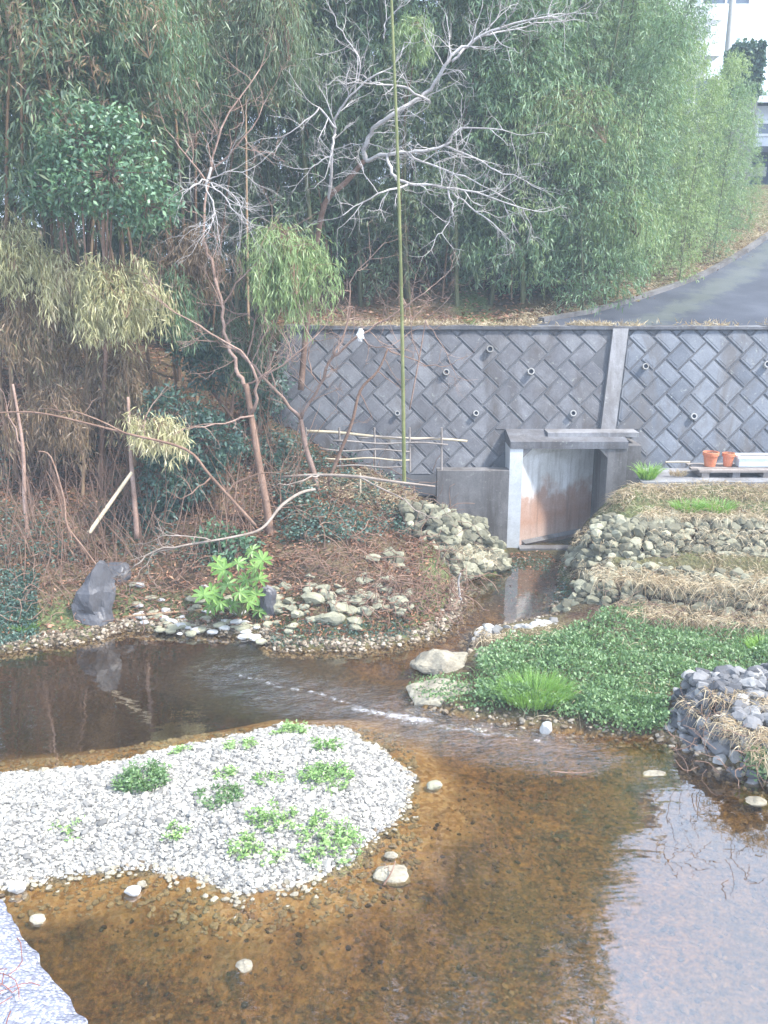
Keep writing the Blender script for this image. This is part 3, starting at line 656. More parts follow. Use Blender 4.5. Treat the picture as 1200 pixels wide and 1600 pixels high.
# shore stones, left bank: pale strip, each one an object
g_ = 'pale flat stones along the far shore'
for k in range(84):
    px = 212 + 195 * (k / 83) + random.uniform(-8, 8); py = 972 + 8 * math.sin(px * .05) + random.uniform(-14, 12) + (10 if px > 330 else 0)
    s = random.uniform(.025, .065); p = atz(px, py, .05)
    V = boulder('shore_stone', 'pale flat stone in the far shore strip left of the large-leaved plant', 'stone', (p.x, p.y, max(.03, hz(p.x, p.y)) + .015), (s * 1.4, s, s * .6), random.choice(['rock_pale', 'rock']), sub=2, group=g_)
g_ = 'grey angular stones tumbled on the far shore'
for k in range(110):
    px = random.uniform(415, 640); py = random.gauss(948, 20) - (0 if px < 560 else 10)
    s = random.uniform(.06, .13) if random.random() < .3 else random.uniform(.035, .08); p = on_ground(px, py)
    boulder('rubble_stone', 'grey angular stone tumbled on the far shore right of the large-leaved plant', 'stone', (p.x, p.y, p.z + s * .15), (s * 1.3, s, s * .7), 'rock', sub=2, hard=.48, group=g_)

def rubble(name, label, line, z0, z1, lean, size, mat, jitter=.03, rows=None, endl=None, topdepth=.0):
    """dry stacked stones following a plan line; z0,z1 callables of s (0..1); lean = horizontal setback"""
    th = thing(name, label, 'stone wall', (*line[len(line) // 2], 0))
    mb = MB(); line = [np.array(p, float) for p in line]
    seg = [np.linalg.norm(b - a) for a, b in zip(line[:-1], line[1:])]; tot = sum(seg)
    def pos(s):
        d = s * tot
        for (a, b), l in zip(zip(line[:-1], line[1:]), seg):
            if d <= l: t = d / l; return a + (b - a) * t, (b - a) / l
            d -= l
        return line[-1], (line[-1] - line[-2]) / seg[-1]
    core = MB(); cs = []
    for k in range(41):
        s = k / 40; p, t = pos(s); nrm = np.array([-t[1], t[0]])
        a, b = z0(s) - .15, z1(s) - size * .35
        cs.append([(p[0] + nrm[0] * size * .35, p[1] + nrm[1] * size * .35, a), (p[0] + nrm[0] * (lean + size * .3), p[1] + nrm[1] * (lean + size * .3), b), (p[0] + nrm[0] * (lean + .22 + topdepth * .5), p[1] + nrm[1] * (lean + .22 + topdepth * .5), b - .05)])
    V = np.array(cs).reshape(-1, 3); i_ = np.arange(40)[:, None] * 3; j_ = np.arange(2)[None, :]
    core.add(V, np.stack([i_ + j_, i_ + j_ + 3, i_ + j_ + 4, i_ + j_ + 1], -1).reshape(-1, 4))
    core.build('earth_core', M['soil'], th)
    nr = int(max(z1(s) - z0(s) for s in np.linspace(0, 1, 20)) * 1.25 / (size * .72)) + 1
    for r in range(nr + int(topdepth / (size * .8))):
        s = random.uniform(0, size) / tot
        while s < 1:
            sz = size * random.uniform(.65, 1.3)
            if r < nr:
                f = (r + .5) / nr; zz = z0(s) + (z1(s) - z0(s)) * f; off = lean * f
                if z1(s) - z0(s) < .12 and r > 1: s += sz / tot; continue
            else:
                zz = z1(s) + random.uniform(-.02, .02); off = lean + (r - nr + .5) * size * .8
            p, t = pos(min(s, 1)); nrm = np.array([-t[1], t[0]])
            q = p + nrm * (off + random.uniform(-jitter, jitter))
            add_rock(mb, (q[0], q[1], zz + random.uniform(-.3, .3) * jitter), (sz * .66, sz * .58, sz * .52), 2, cuts=13, hard=.5)
            s += sz * random.uniform(.78, .95) / tot
    mb.build('stones', M[mat], th)
    return th
A_ = lambda px, py, z: tuple(atz(px, py, z))[:2]
# right bank, upper tier
rubble('rubble_wall', 'upper stacked rubble wall with grassy top right of the culvert', [A_(952, 846, .2), A_(915, 862, .14), A_(880, 885, .12), A_(905, 915, .15), A_(985, 893, .42), A_(1100, 880, .46), A_(1300, 885, .46)], lambda s: .06 + .40 * max(0, min(1, s * 3.2 - .5)), lambda s: .44 + .40 * min(1, s * 2.6), .42, .135, 'rock', .035, topdepth=.35)
# right bank, lower tier
rubble('rubble_wall', 'lower stacked rubble wall draped with dead grass above the green bank', [A_(860, 955, .03), A_(884, 966, .05), A_(960, 968, .1), A_(1080, 985, .12), A_(1300, 1010, .12)], lambda s: .02, lambda s: .14 + .40 * min(1, s * 3.4), .50, .14, 'rock', .04, topdepth=.25)
# right front heap
rubble('rubble_wall', 'blue grey rubble heap with dead vines at the right photo edge', [A_(1085, 1085, .1), A_(1042, 1105, .0), A_(1040, 1148, .0), A_(1100, 1186, .0), A_(1200, 1228, .0), A_(1420, 1290, .0)], lambda s: -.05, lambda s: .42 + .03 * math.sin(s * 20), .28, .115, 'rock_blue', .03, topdepth=1.0)
# small hummock
rubble('rubble_wall', 'short low row of stones with brown grass at the stream junction', [A_(738, 1000, .02), A_(760, 1010, .02), A_(820, 1006, .04), A_(880, 990, .06)], lambda s: .0, lambda s: .14, .12, .10, 'rock_pale', .03, topdepth=.1)
# left mound
rubble('rubble_wall', 'lichen covered stone mound left of the culvert', [A_(630, 885, .25), A_(715, 905, .08), A_(795, 880, .08), (1.62, 11.6)], lambda s: .04, lambda s: .90 - .42 * s, .45, .145, 'rock', .04, topdepth=.35)
rubble('rubble_wall', 'small outcrop of lichened stones among dead twigs left of the stone mound', [A_(585, 888, .45), A_(610, 905, .35), A_(640, 895, .4)], lambda s: .30, lambda s: .62, .2, .13, 'rock', .03)

# gravel of the bar
def gravel_mesh(n, poly, smin, smax, zoff=0.0, sub=1, edge=None, box=None):
    mb = MB(); base = [rock_shape(sub, 6, .7, .08) for _ in range(10)]
    lo, hi = poly.min(0), poly.max(0); lo = np.maximum(lo, [-4.2, 3.5])
    if box: lo, hi = np.array(box[0]), np.array(box[1])
    P = rng.uniform(lo, hi, (n * 3, 2)); d = sdist(P, poly); keep = (d > edge[0]) & (d < edge[1]) if edge else d > 0
    P = P[keep][:n]; Z = hgt(P)
    for b in range(10):
        idx = np.arange(b, len(P), 10); V, F = base[b]
        s = smin + (smax - smin) * rng.random(len(idx)) ** 2.2; a = rng.uniform(0, 6.28, len(idx))
        X = V[None] * np.stack([s * rng.uniform(1, 1.5, len(idx)), s * rng.uniform(.8, 1.1, len(idx)), s * rng.uniform(.45, .8, len(idx))], 1)[:, None, :]
        t = rng.uniform(-.5, .5, len(idx)); c, s_ = np.cos(t)[:, None], np.sin(t)[:, None]
        X = np.stack([X[..., 0] * c - X[..., 2] * s_, X[..., 1], X[..., 0] * s_ + X[..., 2] * c], -1)
        c, s_ = np.cos(a)[:, None], np.sin(a)[:, None]
        X = np.stack([X[..., 0] * c - X[..., 1] * s_, X[..., 0] * s_ + X[..., 1] * c, X[..., 2]], -1)
        X += np.column_stack([P[idx], Z[idx] + s * .3 + zoff])[:, None, :]
        mb.add(X.reshape(-1, 3), (F[None] + (np.arange(len(idx)) * len(V))[:, None, None]).reshape(-1, 3))
    return mb
gm = gravel_mesh(44000, ISLE, .0055, .0195, edge=(.0, 9)); g2_ = gravel_mesh(800, ISLE, .015, .036, edge=(.03, 9)); off_ = gm.n; gm.V += g2_.V; gm.F += [f + off_ for f in g2_.F]; tag(gm.build('gravel', M['gravel']), 'white and grey river gravel covering the bar in the stream', 'gravel', kind='stuff')
gm = gravel_mesh(1500, ISLE, .006, .022, edge=(-.05, .07)); tag(gm.build('wet_gravel', M['bed_stone2']), 'wet brown gravel at the rim of the bar', 'gravel', kind='stuff')
gm = gravel_mesh(2600, ISLE, .008, .028, edge=(-.34, .04)); tag(gm.build('submerged_gravel', M['rock_tan']), 'brown algae covered pebbles in the shallows round the gravel bar', 'gravel', kind='stuff')

gm = gravel_mesh(16000, LEFT, .007, .030, edge=(-.10, .16), box=((-4.5, 8.3), (1.6, 10.6))); g2_ = gravel_mesh(9000, RIGHT, .007, .030, edge=(-.12, .10), box=((.1, 5.8), (5.5, 10.8))); off_ = gm.n; gm.V += g2_.V; gm.F += [f + off_ for f in g2_.F]
tag(gm.build('shore_gravel', M['bed_stone2']), 'brown gravel along the waterline of both banks', 'gravel', kind='stuff')
BED = px_poly([(150, 1420), (560, 1420), (700, 1250), (760, 1160), (1000, 1175), (1200, 1250), (1260, 1500), (1100, 1640), (200, 1640)])
gm = gravel_mesh(2600, BED, .006, .022); tag(gm.build('bed_stones', M['bed_stone']), 'small brown stones strewn over the bed under the clear brown water', 'bed stones', kind='stuff')
# near concrete apron, bottom left
ap = MB(); edge = [(-160, 1350), (-60, 1372), (0, 1402), (20, 1435), (48, 1475), (78, 1530), (112, 1566), (140, 1600), (190, 1660), (260, 1760), (360, 1900)]
E = [atz(a + random.uniform(-2, 2), b, .02) for a, b in edge]
fine = []
for a, b in zip(E[:-1], E[1:]):
    for t in np.linspace(0, 1, 14)[:-1]:
        p = a.lerp(b, t); p += Vector((noise.noise(p * 9), noise.noise(p * 9 + Vector((5, 0, 0))), 0)) * .035; fine.append(p)
V = []
K = 16
dirn = Vector((-.75, -.66, 0)).normalized()
for p in fine:
    V.append((p.x, p.y, -.35))
    for k in range(K):
        q = p + dirn * (k / (K - 1)) * 2.2; z = .03 + .42 * (k / (K - 1)) + .012 * noise.noise(q * 8) + (0 if k else -.02)
        V.append((q.x, q.y, z))
k = K + 1; i = np.arange(len(fine) - 1)[:, None] * k; j = np.arange(k - 1)[None, :]
ap.add(V, np.stack([i + j, i + j + k, i + j + k + 1, i + j + 1], -1).reshape(-1, 4))
tag(center(ap.build('concrete_apron', M['aggr'], smooth=True)), 'sloping pale pebbled concrete apron in the lower left corner', 'concrete apron')

# ------------------------------------------------------------------ blades, leaves
def leaf_batch(mb, P, D, L, W, droop=.15):
    n = len(P); D = D / (np.linalg.norm(D, axis=1)[:, None] + 1e-9)
    S = np.cross(D, rng.normal(size=(n, 3))); S /= np.linalg.norm(S, axis=1)[:, None] + 1e-9
    L = np.broadcast_to(L, n)[:, None]; W = np.broadcast_to(W, n)[:, None]
    m = P + D * L * .42
    V = np.stack([P, m + S * W / 2, P + D * L - np.array([0, 0, 1]) * L * droop, m - S * W / 2], 1)
    F = np.arange(n * 4).reshape(-1, 4); mb.add(V.reshape(-1, 3), F)
def blades(mb, P, D, L, W, droop=.5, seg=3):
    """curved tapering strips"""
    n = len(P); D = D / (np.linalg.norm(D, axis=1)[:, None] + 1e-9)
    S = np.cross(D, rng.normal(size=(n, 3))); S /= np.linalg.norm(S, axis=1)[:, None] + 1e-9
    L = np.broadcast_to(L, n)[:, None]; W = np.broadcast_to(W, n)[:, None]; rows = []
    for k in range(seg + 1):
        t = k / seg; c = P + D * L * t - np.array([0, 0, 1]) * L * droop * t * t; w_ = W * (1 - t * .85) / 2
        rows += [c - S * w_, c + S * w_]
    V = np.stack(rows, 1); k = 2 * (seg + 1)
    F = np.array([[2 * q, 2 * q + 1, 2 * q + 3, 2 * q + 2] for q in range(seg)])
    mb.add(V.reshape(-1, 3), (F[None] + (np.arange(n) * k)[:, None, None]).reshape(-1, 4))
def scatter_px(n, poly_px, z=None, seedgap=0):
    """n points on the terrain under a pixel polygon"""
    pp = np.array(poly_px, float); lo, hi = pp.min(0), pp.max(0)
    out = []
    Q = rng.uniform(lo, hi, (n * 4, 2)); Q = Q[sdist(Q, pp) > 0][:n]
    # vectorised march
    a = (Q[:, 0] - 600) / FPX; b = (800 - Q[:, 1]) / FPX
    hit = np.full((len(Q), 3), np.nan); todo = np.ones(len(Q), bool)
    for Y in np.arange(3.6, 19, .08):
        t = Y / (CP + b * SP); x = a * t; zz = CAM_H + t * (-SP + b * CP)
        idx = np.where(todo)[0]
        if not len(idx): break
        h = hgt(np.column_stack([x[idx], np.full(len(idx), Y)]))
        hh_ = idx[zz[idx] <= h]
        hit[hh_] = np.column_stack([x[hh_], np.full(len(hh_), Y), hgt(np.column_stack([x[hh_], np.full(len(hh_), Y)]))]); todo[hh_] = False
    hit = hit[~np.isnan(hit[:, 0])]; hit[:, :2] += rng.uniform(-.04, .04, (len(hit), 2)); return hit
def on_rect(n, x0, x1, y0, y1, f=None):
    P = rng.uniform((x0, y0), (x1, y1), (n, 2))
    if f is not None: P = P[f(P)]
    return np.column_stack([P, hgt(P)])

# leaf litter over the left bank and verge
lt = MB(); P = on_rect(52000, -7, 2.0, 8.4, 13.1, lambda P: (sdist(P, LEFT) > .12) & (rng.random(len(P)) < .35 + .65 * sstep(fbm(P, 1.9, 3), -.5, .5)))
D = rng.normal(size=P.shape); D[:, 2] = np.abs(D[:, 2]) * .45; leaf_batch(lt, P + [0, 0, .012], D, rng.uniform(.04, .10, len(P)), rng.uniform(.012, .03, len(P)))
P = on_rect(26000, -9, 8, 13.3, 19, lambda P: (P[:, 0] < road_left(P[:, 1]) - .1 + .5 * rng.random(len(P)) ** 3) & ((P[:, 1] < 14.6) | (rng.random(len(P)) < .6)))
D = rng.normal(size=P.shape); D[:, 2] = np.abs(D[:, 2]) * .45; leaf_batch(lt, P + [0, 0, .02], D, rng.uniform(.05, .11, len(P)), rng.uniform(.015, .03, len(P)))
P = on_rect(650, 1.4, 2.4, 9.8, 11.9); D = rng.normal(size=P.shape); D[:, 2] *= .2; leaf_batch(lt, P + [0, 0, .02], D, rng.uniform(.03, .08, len(P)), rng.uniform(.012, .025, len(P)))
tag(lt.build('leaf_litter', M['litter']), 'brown fallen leaves covering the wooded left bank', 'fallen leaves', kind='stuff')
# dry bamboo leaves (pale) on the wall foot, mound and verge
lt = MB()
P = scatter_px(7000, [(640, 690), (790, 690), (795, 735), (690, 740), (760, 790), (790, 850), (690, 830), (560, 790), (470, 760), (560, 740)])
D = rng.normal(size=P.shape); D[:, 2] = np.abs(D[:, 2]) * .5; leaf_batch(lt, P + [0, 0, .03], D, rng.uniform(.06, .14, len(P)), rng.uniform(.012, .022, len(P)))
P = on_rect(15000, -1.2, 9, 13.07, 13.75, lambda P: rng.random(len(P)) < sstep(fbm(P, 2.5, 3), -.7, .5) * (1 - .6 * (P[:, 0] > 4)) * (1 - .8 * (P[:, 1] > 13.5) * (P[:, 0] > 3)))
P[:, 2] = np.maximum(P[:, 2], ZT + .05)
D = rng.normal(size=P.shape); D[:, 2] = np.abs(D[:, 2]) * .8; leaf_batch(lt, P, D, rng.uniform(.06, .15, len(P)), rng.uniform(.008, .016, len(P)))
P = on_rect(4000, 6.5, 9.5, 17.5, 21.5, lambda P: (P[:, 0] < road_left(P[:, 1]) - .1) & (P[:, 0] > road_left(P[:, 1]) - 1.3))
D = rng.normal(size=P.shape); D[:, 2] = np.abs(D[:, 2]) * 1.2; blades(lt, P, D, rng.uniform(.1, .3, len(P)), .012, .5)
tag(lt.build('dry_leaves', M['dry']), 'pale dead bamboo leaves drifted at the wall foot, on its top and the road verge', 'fallen leaves', kind='stuff')

# dead grass over the right rubble tiers
dg = MB()
def drape(px0, px1, py0, py1, z0, z1, n, L=.22, up=.35, out=-.6):
    xs_ = []
    for _ in range(n):
        t = random.random(); px = px0 + (px1 - px0) * t; py = py0 + (py1 - py0) * t + random.uniform(-12, 12); z = z0 + (z1 - z0) * random.random()
        xs_.append(tuple(atz(px, py, z)))
    P = np.array(xs_); D = rng.normal(size=P.shape) * [1.0, .5, .3] + [0, out, up]
    blades(dg, P, D, rng.uniform(.4, 1.2, len(P)) * L, rng.uniform(.004, .009, len(P)), .8, 4)
drape(1000, 1220, 795, 800, .85, .95, 2600, .2)
drape(930, 1220, 893, 905, .54, .60, 1300, .2)
drape(1000, 1220, 900, 915, .5, .58, 700, .3)
drape(960, 1220, 945, 970, .25, .35, 1500, .2)
drape(900, 1220, 880, 945, .2, .5, 2000, .16)
drape(900, 1220, 835, 850, .5, .8, 1100, .12)
drape(960, 1220, 815, 830, .78, .84, 900, .12)
drape(1060, 1220, 1090, 1200, .1, .4, 500, .12)
drape(600, 780, 830, 870, .5, .35, 500, .14)
drape(750, 880, 990, 985, .10, .17, 1100, .14)
drape(1100, 1220, 1080, 1100, .46, .5, 260, .16)
drape(1120, 1230, 1120, 1160, .42, .46, 380, .18)
P = on_rect(15000, 2.3, 7.5, 9.6, 11.6, lambda P: rng.random(len(P)) < sstep(fbm(P, 3, 3), -.9, .3)); D = rng.normal(size=P.shape) * [1, 1, .4] + [0, -.2, .3]; blades(dg, P + [0, 0, .02], D, rng.uniform(.05, .16, len(P)), .006, .6)
P = on_rect(3500, 3.0, 7.5, 11.15, 11.6); D = rng.normal(size=P.shape) * [1, 1, .4] + [0, -.2, .5]; blades(dg, P + [0, 0, .05], D, rng.uniform(.08, .22, len(P)), .007, .7)
Yv = rng.uniform(13.9, 21, 9000); P = np.column_stack([road_left(Yv) - .16 - rng.random(9000) ** 2 * .9, Yv]); P = np.column_stack([P, hgt(P)]); D = rng.normal(size=P.shape) * [1, 1, .4] + [.2, 0, .3]; blades(dg, P + [0, 0, .02], D, rng.uniform(.06, .2, len(P)), .009, .5)
P = scatter_px(900, [(745, 1050), (800, 1015), (960, 970), (1150, 1005), (1220, 1005), (1220, 1060), (1080, 1066), (1035, 1095), (1035, 1145), (985, 1150), (800, 1120), (745, 1105)]); blades(dg, P + [0, 0, .06], rng.normal(size=P.shape) * [1, 1, .4] + [0, 0, .4], rng.uniform(.06, .2, len(P)), .005, .5)
tag(dg.build('dead_grass', M['dry']), 'pale dead grass draped over the rubble tiers on the right bank', 'dead grass', kind='stuff')
# dead brushwood and vines, left mound and right tiers
bw = MB()
def vines(n, P, L, r=.004, flat=.35):
    for p in P[:n]:
        q = Vector(p); d = Vector(rng.normal(size=3)); d.z *= flat; d.normalize(); pts = [q.copy()]
        ln = L * random.uniform(.4, 1.3)
        for _ in range(6):
            d += Vector(rng.normal(size=3)) * .38; d.z -= .03; d.normalize(); q = q + d * ln / 6; q.z = max(q.z, hz(q.x, q.y) + .01); pts.append(q.copy())
        bw.tube(pts, np.linspace(r, r * .5, 7) * random.uniform(.6, 1.5), 4, False)
P = scatter_px(330, [(430, 870), (600, 850), (730, 870), (720, 960), (600, 975), (430, 930)]); P[:, 2] += rng.uniform(.02, .12, len(P)); vines(330, P, .5, .005)
P = scatter_px(170, [(430, 760), (700, 750), (790, 860), (700, 880), (480, 850)]); P[:, 2] += rng.uniform(.05, .25, len(P)); vines(170, P, .5, .005)
P = np.array([tuple(atz(random.uniform(930, 1210), random.uniform(900, 985), random.uniform(.15, .5))) for _ in range(150)]); vines(150, P, .3, .003, .5)
P = np.array([tuple(atz(random.uniform(1050, 1230), random.uniform(1080, 1210), random.uniform(.40, .46))) for _ in range(60)]); vines(60, P, .3, .003, .5)
P = scatter_px(260, [(0, 850), (320, 850), (330, 970), (0, 990)]); P[:, 2] += rng.uniform(.02, .3, len(P)); vines(260, P, .5, .004, .9)
P = scatter_px(120, [(600, 930), (760, 900), (730, 990), (600, 980)]); P[:, 2] += rng.uniform(.02, .2, len(P)); vines(120, P, .35, .006, .9)
P = scatter_px(620, [(0, 690), (460, 640), (470, 800), (330, 900), (0, 930)])
for p in P:
    q = Vector(p); d = Vector((random.gauss(0, .22), random.gauss(0, .2), 1)).normalized(); pts = [q.copy()]; ln = random.uniform(.25, 1.3)
    for _ in range(6): d = (d + Vector(rng.normal(size=3)) * .13).normalized(); q = q + d * ln / 6; pts.append(q.copy())
    bw.tube(pts, np.linspace(.006, .002, 7) * random.uniform(.5, 1.4), 4, False)
tag(bw.build('brushwood', M['bark_grey'], smooth=True), 'tangle of dead twigs and vines over both banks', 'brushwood', kind='stuff')

gw = MB(); P = on_rect(5200, 2.4, 7.5, 9.6, 11.6, lambda P: fbm(P, 2.4, 3) > .1); D = rng.normal(size=P.shape) * [.6, .6, .2] + [0, -.1, .8]; blades(gw, P, D, rng.uniform(.04, .12, len(P)), .006, .5)
P = on_rect(2600, -4.5, 1.2, 8.7, 9.6, lambda P: (sdist(P, LEFT) > .04) & (sdist(P, LEFT) < .5)); D = rng.normal(size=P.shape) * [.7, .7, .2] + [0, -.1, .7]; blades(gw, P, D, rng.uniform(.03, .09, len(P)), .005, .5)
tag(gw.build('short_grass', M['grass_dull']), 'thin short grass among the stones of both banks', 'grass', kind='stuff')
# green ground cover on the right bank
gc = MB()
def cover_pts(n, poly):
    P = scatter_px(n, poly); m = .04 + .075 * (fbm(P[:, :2], 4, 3) + 1).clip(0, 2); P[:, 2] += m * rng.random(len(P)) ** .5; return P
P = cover_pts(30000, [(745, 1040), (800, 1010), (880, 990), (960, 965), (1000, 960), (1010, 985), (1060, 985), (1150, 1000), (1220, 1000), (1220, 1060), (1080, 1066), (1035, 1095), (1040, 1152), (985, 1158), (930, 1148), (900, 1128), (800, 1122), (745, 1112)])
D = rng.normal(size=P.shape); D[:, 2] = np.abs(D[:, 2]) * .8 + .2; leaf_batch(gc, P, D, rng.uniform(.022, .045, len(P)), rng.uniform(.014, .026, len(P)), 0)
P = cover_pts(1200, [(1165, 1205), (1220, 1215), (1220, 1240), (1165, 1225)]); P[:, 2] = np.maximum(P[:, 2], .03); D = rng.normal(size=P.shape); D[:, 2] = np.abs(D[:, 2]); leaf_batch(gc, P, D, .035, .02, 0)
P = scatter_px(900, [(640, 1060), (740, 1060), (770, 1120), (700, 1110), (640, 1095)]); P[:, 2] += .03; D = rng.normal(size=P.shape); D[:, 2] = np.abs(D[:, 2]); leaf_batch(gc, P, D, .03, .018, 0)
P = cover_pts(3600, [(745, 1050), (800, 1015), (960, 970), (1150, 1005), (1220, 1005), (1220, 1060), (1080, 1066), (1035, 1095), (1035, 1145), (985, 1150), (800, 1120), (745, 1105)]); P = P[fbm(P[:, :2], 2.2, 3) > -.3]; blades(gc, P - [0, 0, .04], rng.normal(size=P.shape) * [.5, .5, .1] + [0, 0, .9], rng.uniform(.07, .17, len(P)), .006, .6)
tag(gc.build('ground_cover', M['cover']), 'dense green clover-like ground cover sloping to the brown water', 'ground cover', kind='stuff')
# ivy over the left mound and foot of wall
iv = MB()
P = scatter_px(7500, [(440, 690), (690, 690), (760, 740), (640, 750), (660, 800), (640, 850), (440, 860), (430, 760)]); P = P[fbm(P[:, :2], 3.1, 3) > -.35]; P[:, 2] += rng.uniform(.02, .16, len(P))
D = rng.normal(size=P.shape); D[:, 2] = np.abs(D[:, 2]) * .4; leaf_batch(iv, P, D, rng.uniform(.03, .055, len(P)), rng.uniform(.025, .04, len(P)), .2)
P = scatter_px(9000, [(0, 640), (470, 600), (470, 800), (330, 930), (120, 900), (0, 900)]); P = P[fbm(P[:, :2], 2.7, 4) > .25]; P[:, 2] += rng.uniform(.02, .25, len(P)); D = rng.normal(size=P.shape); D[:, 2] = np.abs(D[:, 2]) * .3; leaf_batch(iv, P, D, rng.uniform(.03, .07, len(P)), rng.uniform(.015, .03, len(P)), .3)
P = scatter_px(2500, [(0, 900), (60, 900), (60, 1000), (0, 1018)]); P[:, 2] += rng.uniform(.01, .08, len(P)); D = rng.normal(size=P.shape); leaf_batch(iv, P, D, .04, .02, .2)
P = scatter_px(1800, [(420, 985), (640, 975), (640, 1000), (430, 1012)]); P[:, 2] += rng.uniform(.0, .03, len(P)); D = rng.normal(size=P.shape); leaf_batch(iv, P, D, .035, .012, .2)
P = on_rect(1800, 1.35, 2.3, 9.7, 11.6); P = P[fbm(P[:, :2], 4, 3) > -.1]; D = rng.normal(size=P.shape); D[:, 2] = np.abs(D[:, 2]) * .5; leaf_batch(iv, P + [0, 0, .02], D, .04, .015, .2)
tag(iv.build('ivy', M['ever_bl']), 'dark ivy and weeds creeping over the left mound', 'ivy', kind='stuff')

# grass tufts
def tuft(label, p, rad, L, n, mat='grass', name='grass_tuft', group=None, W=.008, droop=.45):
    mb = MB(); a = rng.uniform(0, 6.28, n); r_ = rad * np.sqrt(rng.random(n)) * .55
    P = np.column_stack([p[0] + r_ * np.cos(a), p[1] + r_ * np.sin(a) * .8, np.full(n, p[2] - .01)])
    D = np.column_stack([np.cos(a) * rng.uniform(.1, .7, n), np.sin(a) * rng.uniform(.1, .7, n), np.ones(n)]); blades(mb, P, D, rng.uniform(.5, 1.1, n) * L, W, droop, 4)
    o = center(mb.build(name, M[mat])); return tag(o, label, 'grass', group)
tuft('bright green grass tuft growing out of the ground cover beside the brown water', atz(835, 1088, .16), .55, .32, 1500, W=.005)
p = at(1012, 732, 11.75); p.z = 1.12; tuft('upright green grass clump on the ledge corner right of the culvert', p, .17, .42, 260, W=.014)
p = on_ground(1075, 800); tuft('long bright green grass tuft below the ledge wall, left of its twin', p + Vector((0, 0, -.03)), .3, .30, 480)
p = on_ground(1118, 806); tuft('largest bright green grass tuft below the flower pots', p + Vector((0, 0, -.03)), .34, .34, 520)
p = on_ground(1185, 800); tuft('thin yellowish grass tuft below the pale planter', p + Vector((0, 0, -.03)), .28, .2, 260, 'cover')
p = at(1060, 735, 11.9); p.z = 1.14; tuft('straw coloured grass clump on the ledge left of the pots', p, .2, .16, 160, 'dry')
p = on_ground(1070, 858); tuft('sparse yellow green grass patch between the rubble tiers', p + Vector((0, 0, -.05)), .5, .16, 420, 'weed')
tuft('bright grass patch at the water edge under the left photo edge', on_ground(40, 985), .22, .14, 260)
p = at(1190, 1035, 8.2); p.z = .2; tuft('light green grass clump at the right photo edge above the rubble heap', p, .3, .2, 400)

# weeds on the gravel bar
def weed(label, px, py, wpx, hgt, n, mat='weed', dense=1.0):
    c = atz(px, py, .12); rad = wpx / 2 / FPX * 7.2; mb = MB(); P = []
    nst = max(6, int(n / 14)); st = MB()
    for k in range(nst):
        a = random.uniform(0, 6.28); r_ = rad * math.sqrt(random.random()); b = Vector((c.x + r_ * math.cos(a), c.y + r_ * math.sin(a) * .9, hz(c.x + r_ * math.cos(a), c.y + r_ * math.sin(a) * .9)))
        tip = b + Vector((random.gauss(0, .03), random.gauss(0, .03), hgt * random.uniform(.5, 1.1) * (1.1 - .5 * r_ / rad)))
        st.tube([b, b.lerp(tip, .5), tip], [.003, .002, .001], 3, False)
        for _ in range(14): P.append(b.lerp(tip, random.uniform(.25, 1)) + Vector(rng.normal(size=3)) * .012)
    P = np.array([tuple(v) for v in P]); D = rng.normal(size=P.shape); D[:, 2] = np.abs(D[:, 2]) * .5
    leaf_batch(mb, P, D, rng.uniform(.022, .045, len(P)), rng.uniform(.01, .02, len(P)), .1)
    th = thing('weed_clump', label, 'weed', (c.x, c.y, hz(c.x, c.y))); mb.build('leaves', M[mat], th); st.build('stems', M['weed'], th)
weed('largest dense green weed clump, on the left half of the gravel bar', 222, 1228, 72, .16, 1100, 'cover')
weed('leafy weed clump at the far edge crest of the gravel bar', 456, 1133, 54, .09, 420)
weed('round weed clump on the right part of the gravel bar', 514, 1222, 78, .10, 700)
weed('broad weed clump near the lower right edge of the gravel bar', 512, 1305, 84, .11, 850)
weed('small round weed clump low in the middle of the gravel bar', 382, 1320, 38, .08, 300)
weed('straggly pale weed clump beside the broad one on the gravel bar', 424, 1288, 62, .09, 420)
weed('moss green weed patch in the centre of the gravel bar', 345, 1252, 66, .06, 480, 'cover')
weed('tiny green sprig below the largest weed clump', 274, 1295, 26, .05, 130)
weed('lone pale sprout on the bare left end of the gravel bar', 104, 1295, 30, .05, 70)
weed('faint grey green weed between centre patch and round clump', 418, 1222, 36, .06, 160)
weed('low yellowish weed patch toward the crest of the gravel bar', 376, 1168, 50, .06, 260)
weed('pale weed clump right of the crest clump on the gravel bar', 510, 1166, 48, .06, 260)
weed('thin grassy weed on the back edge of the gravel bar above the largest clump', 283, 1166, 34, .07, 110)
weed('small weed sprig right of the small round clump', 428, 1328, 26, .05, 100)
weed('sparse weed left of the faint one near the bar centre', 352, 1214, 40, .05, 150)

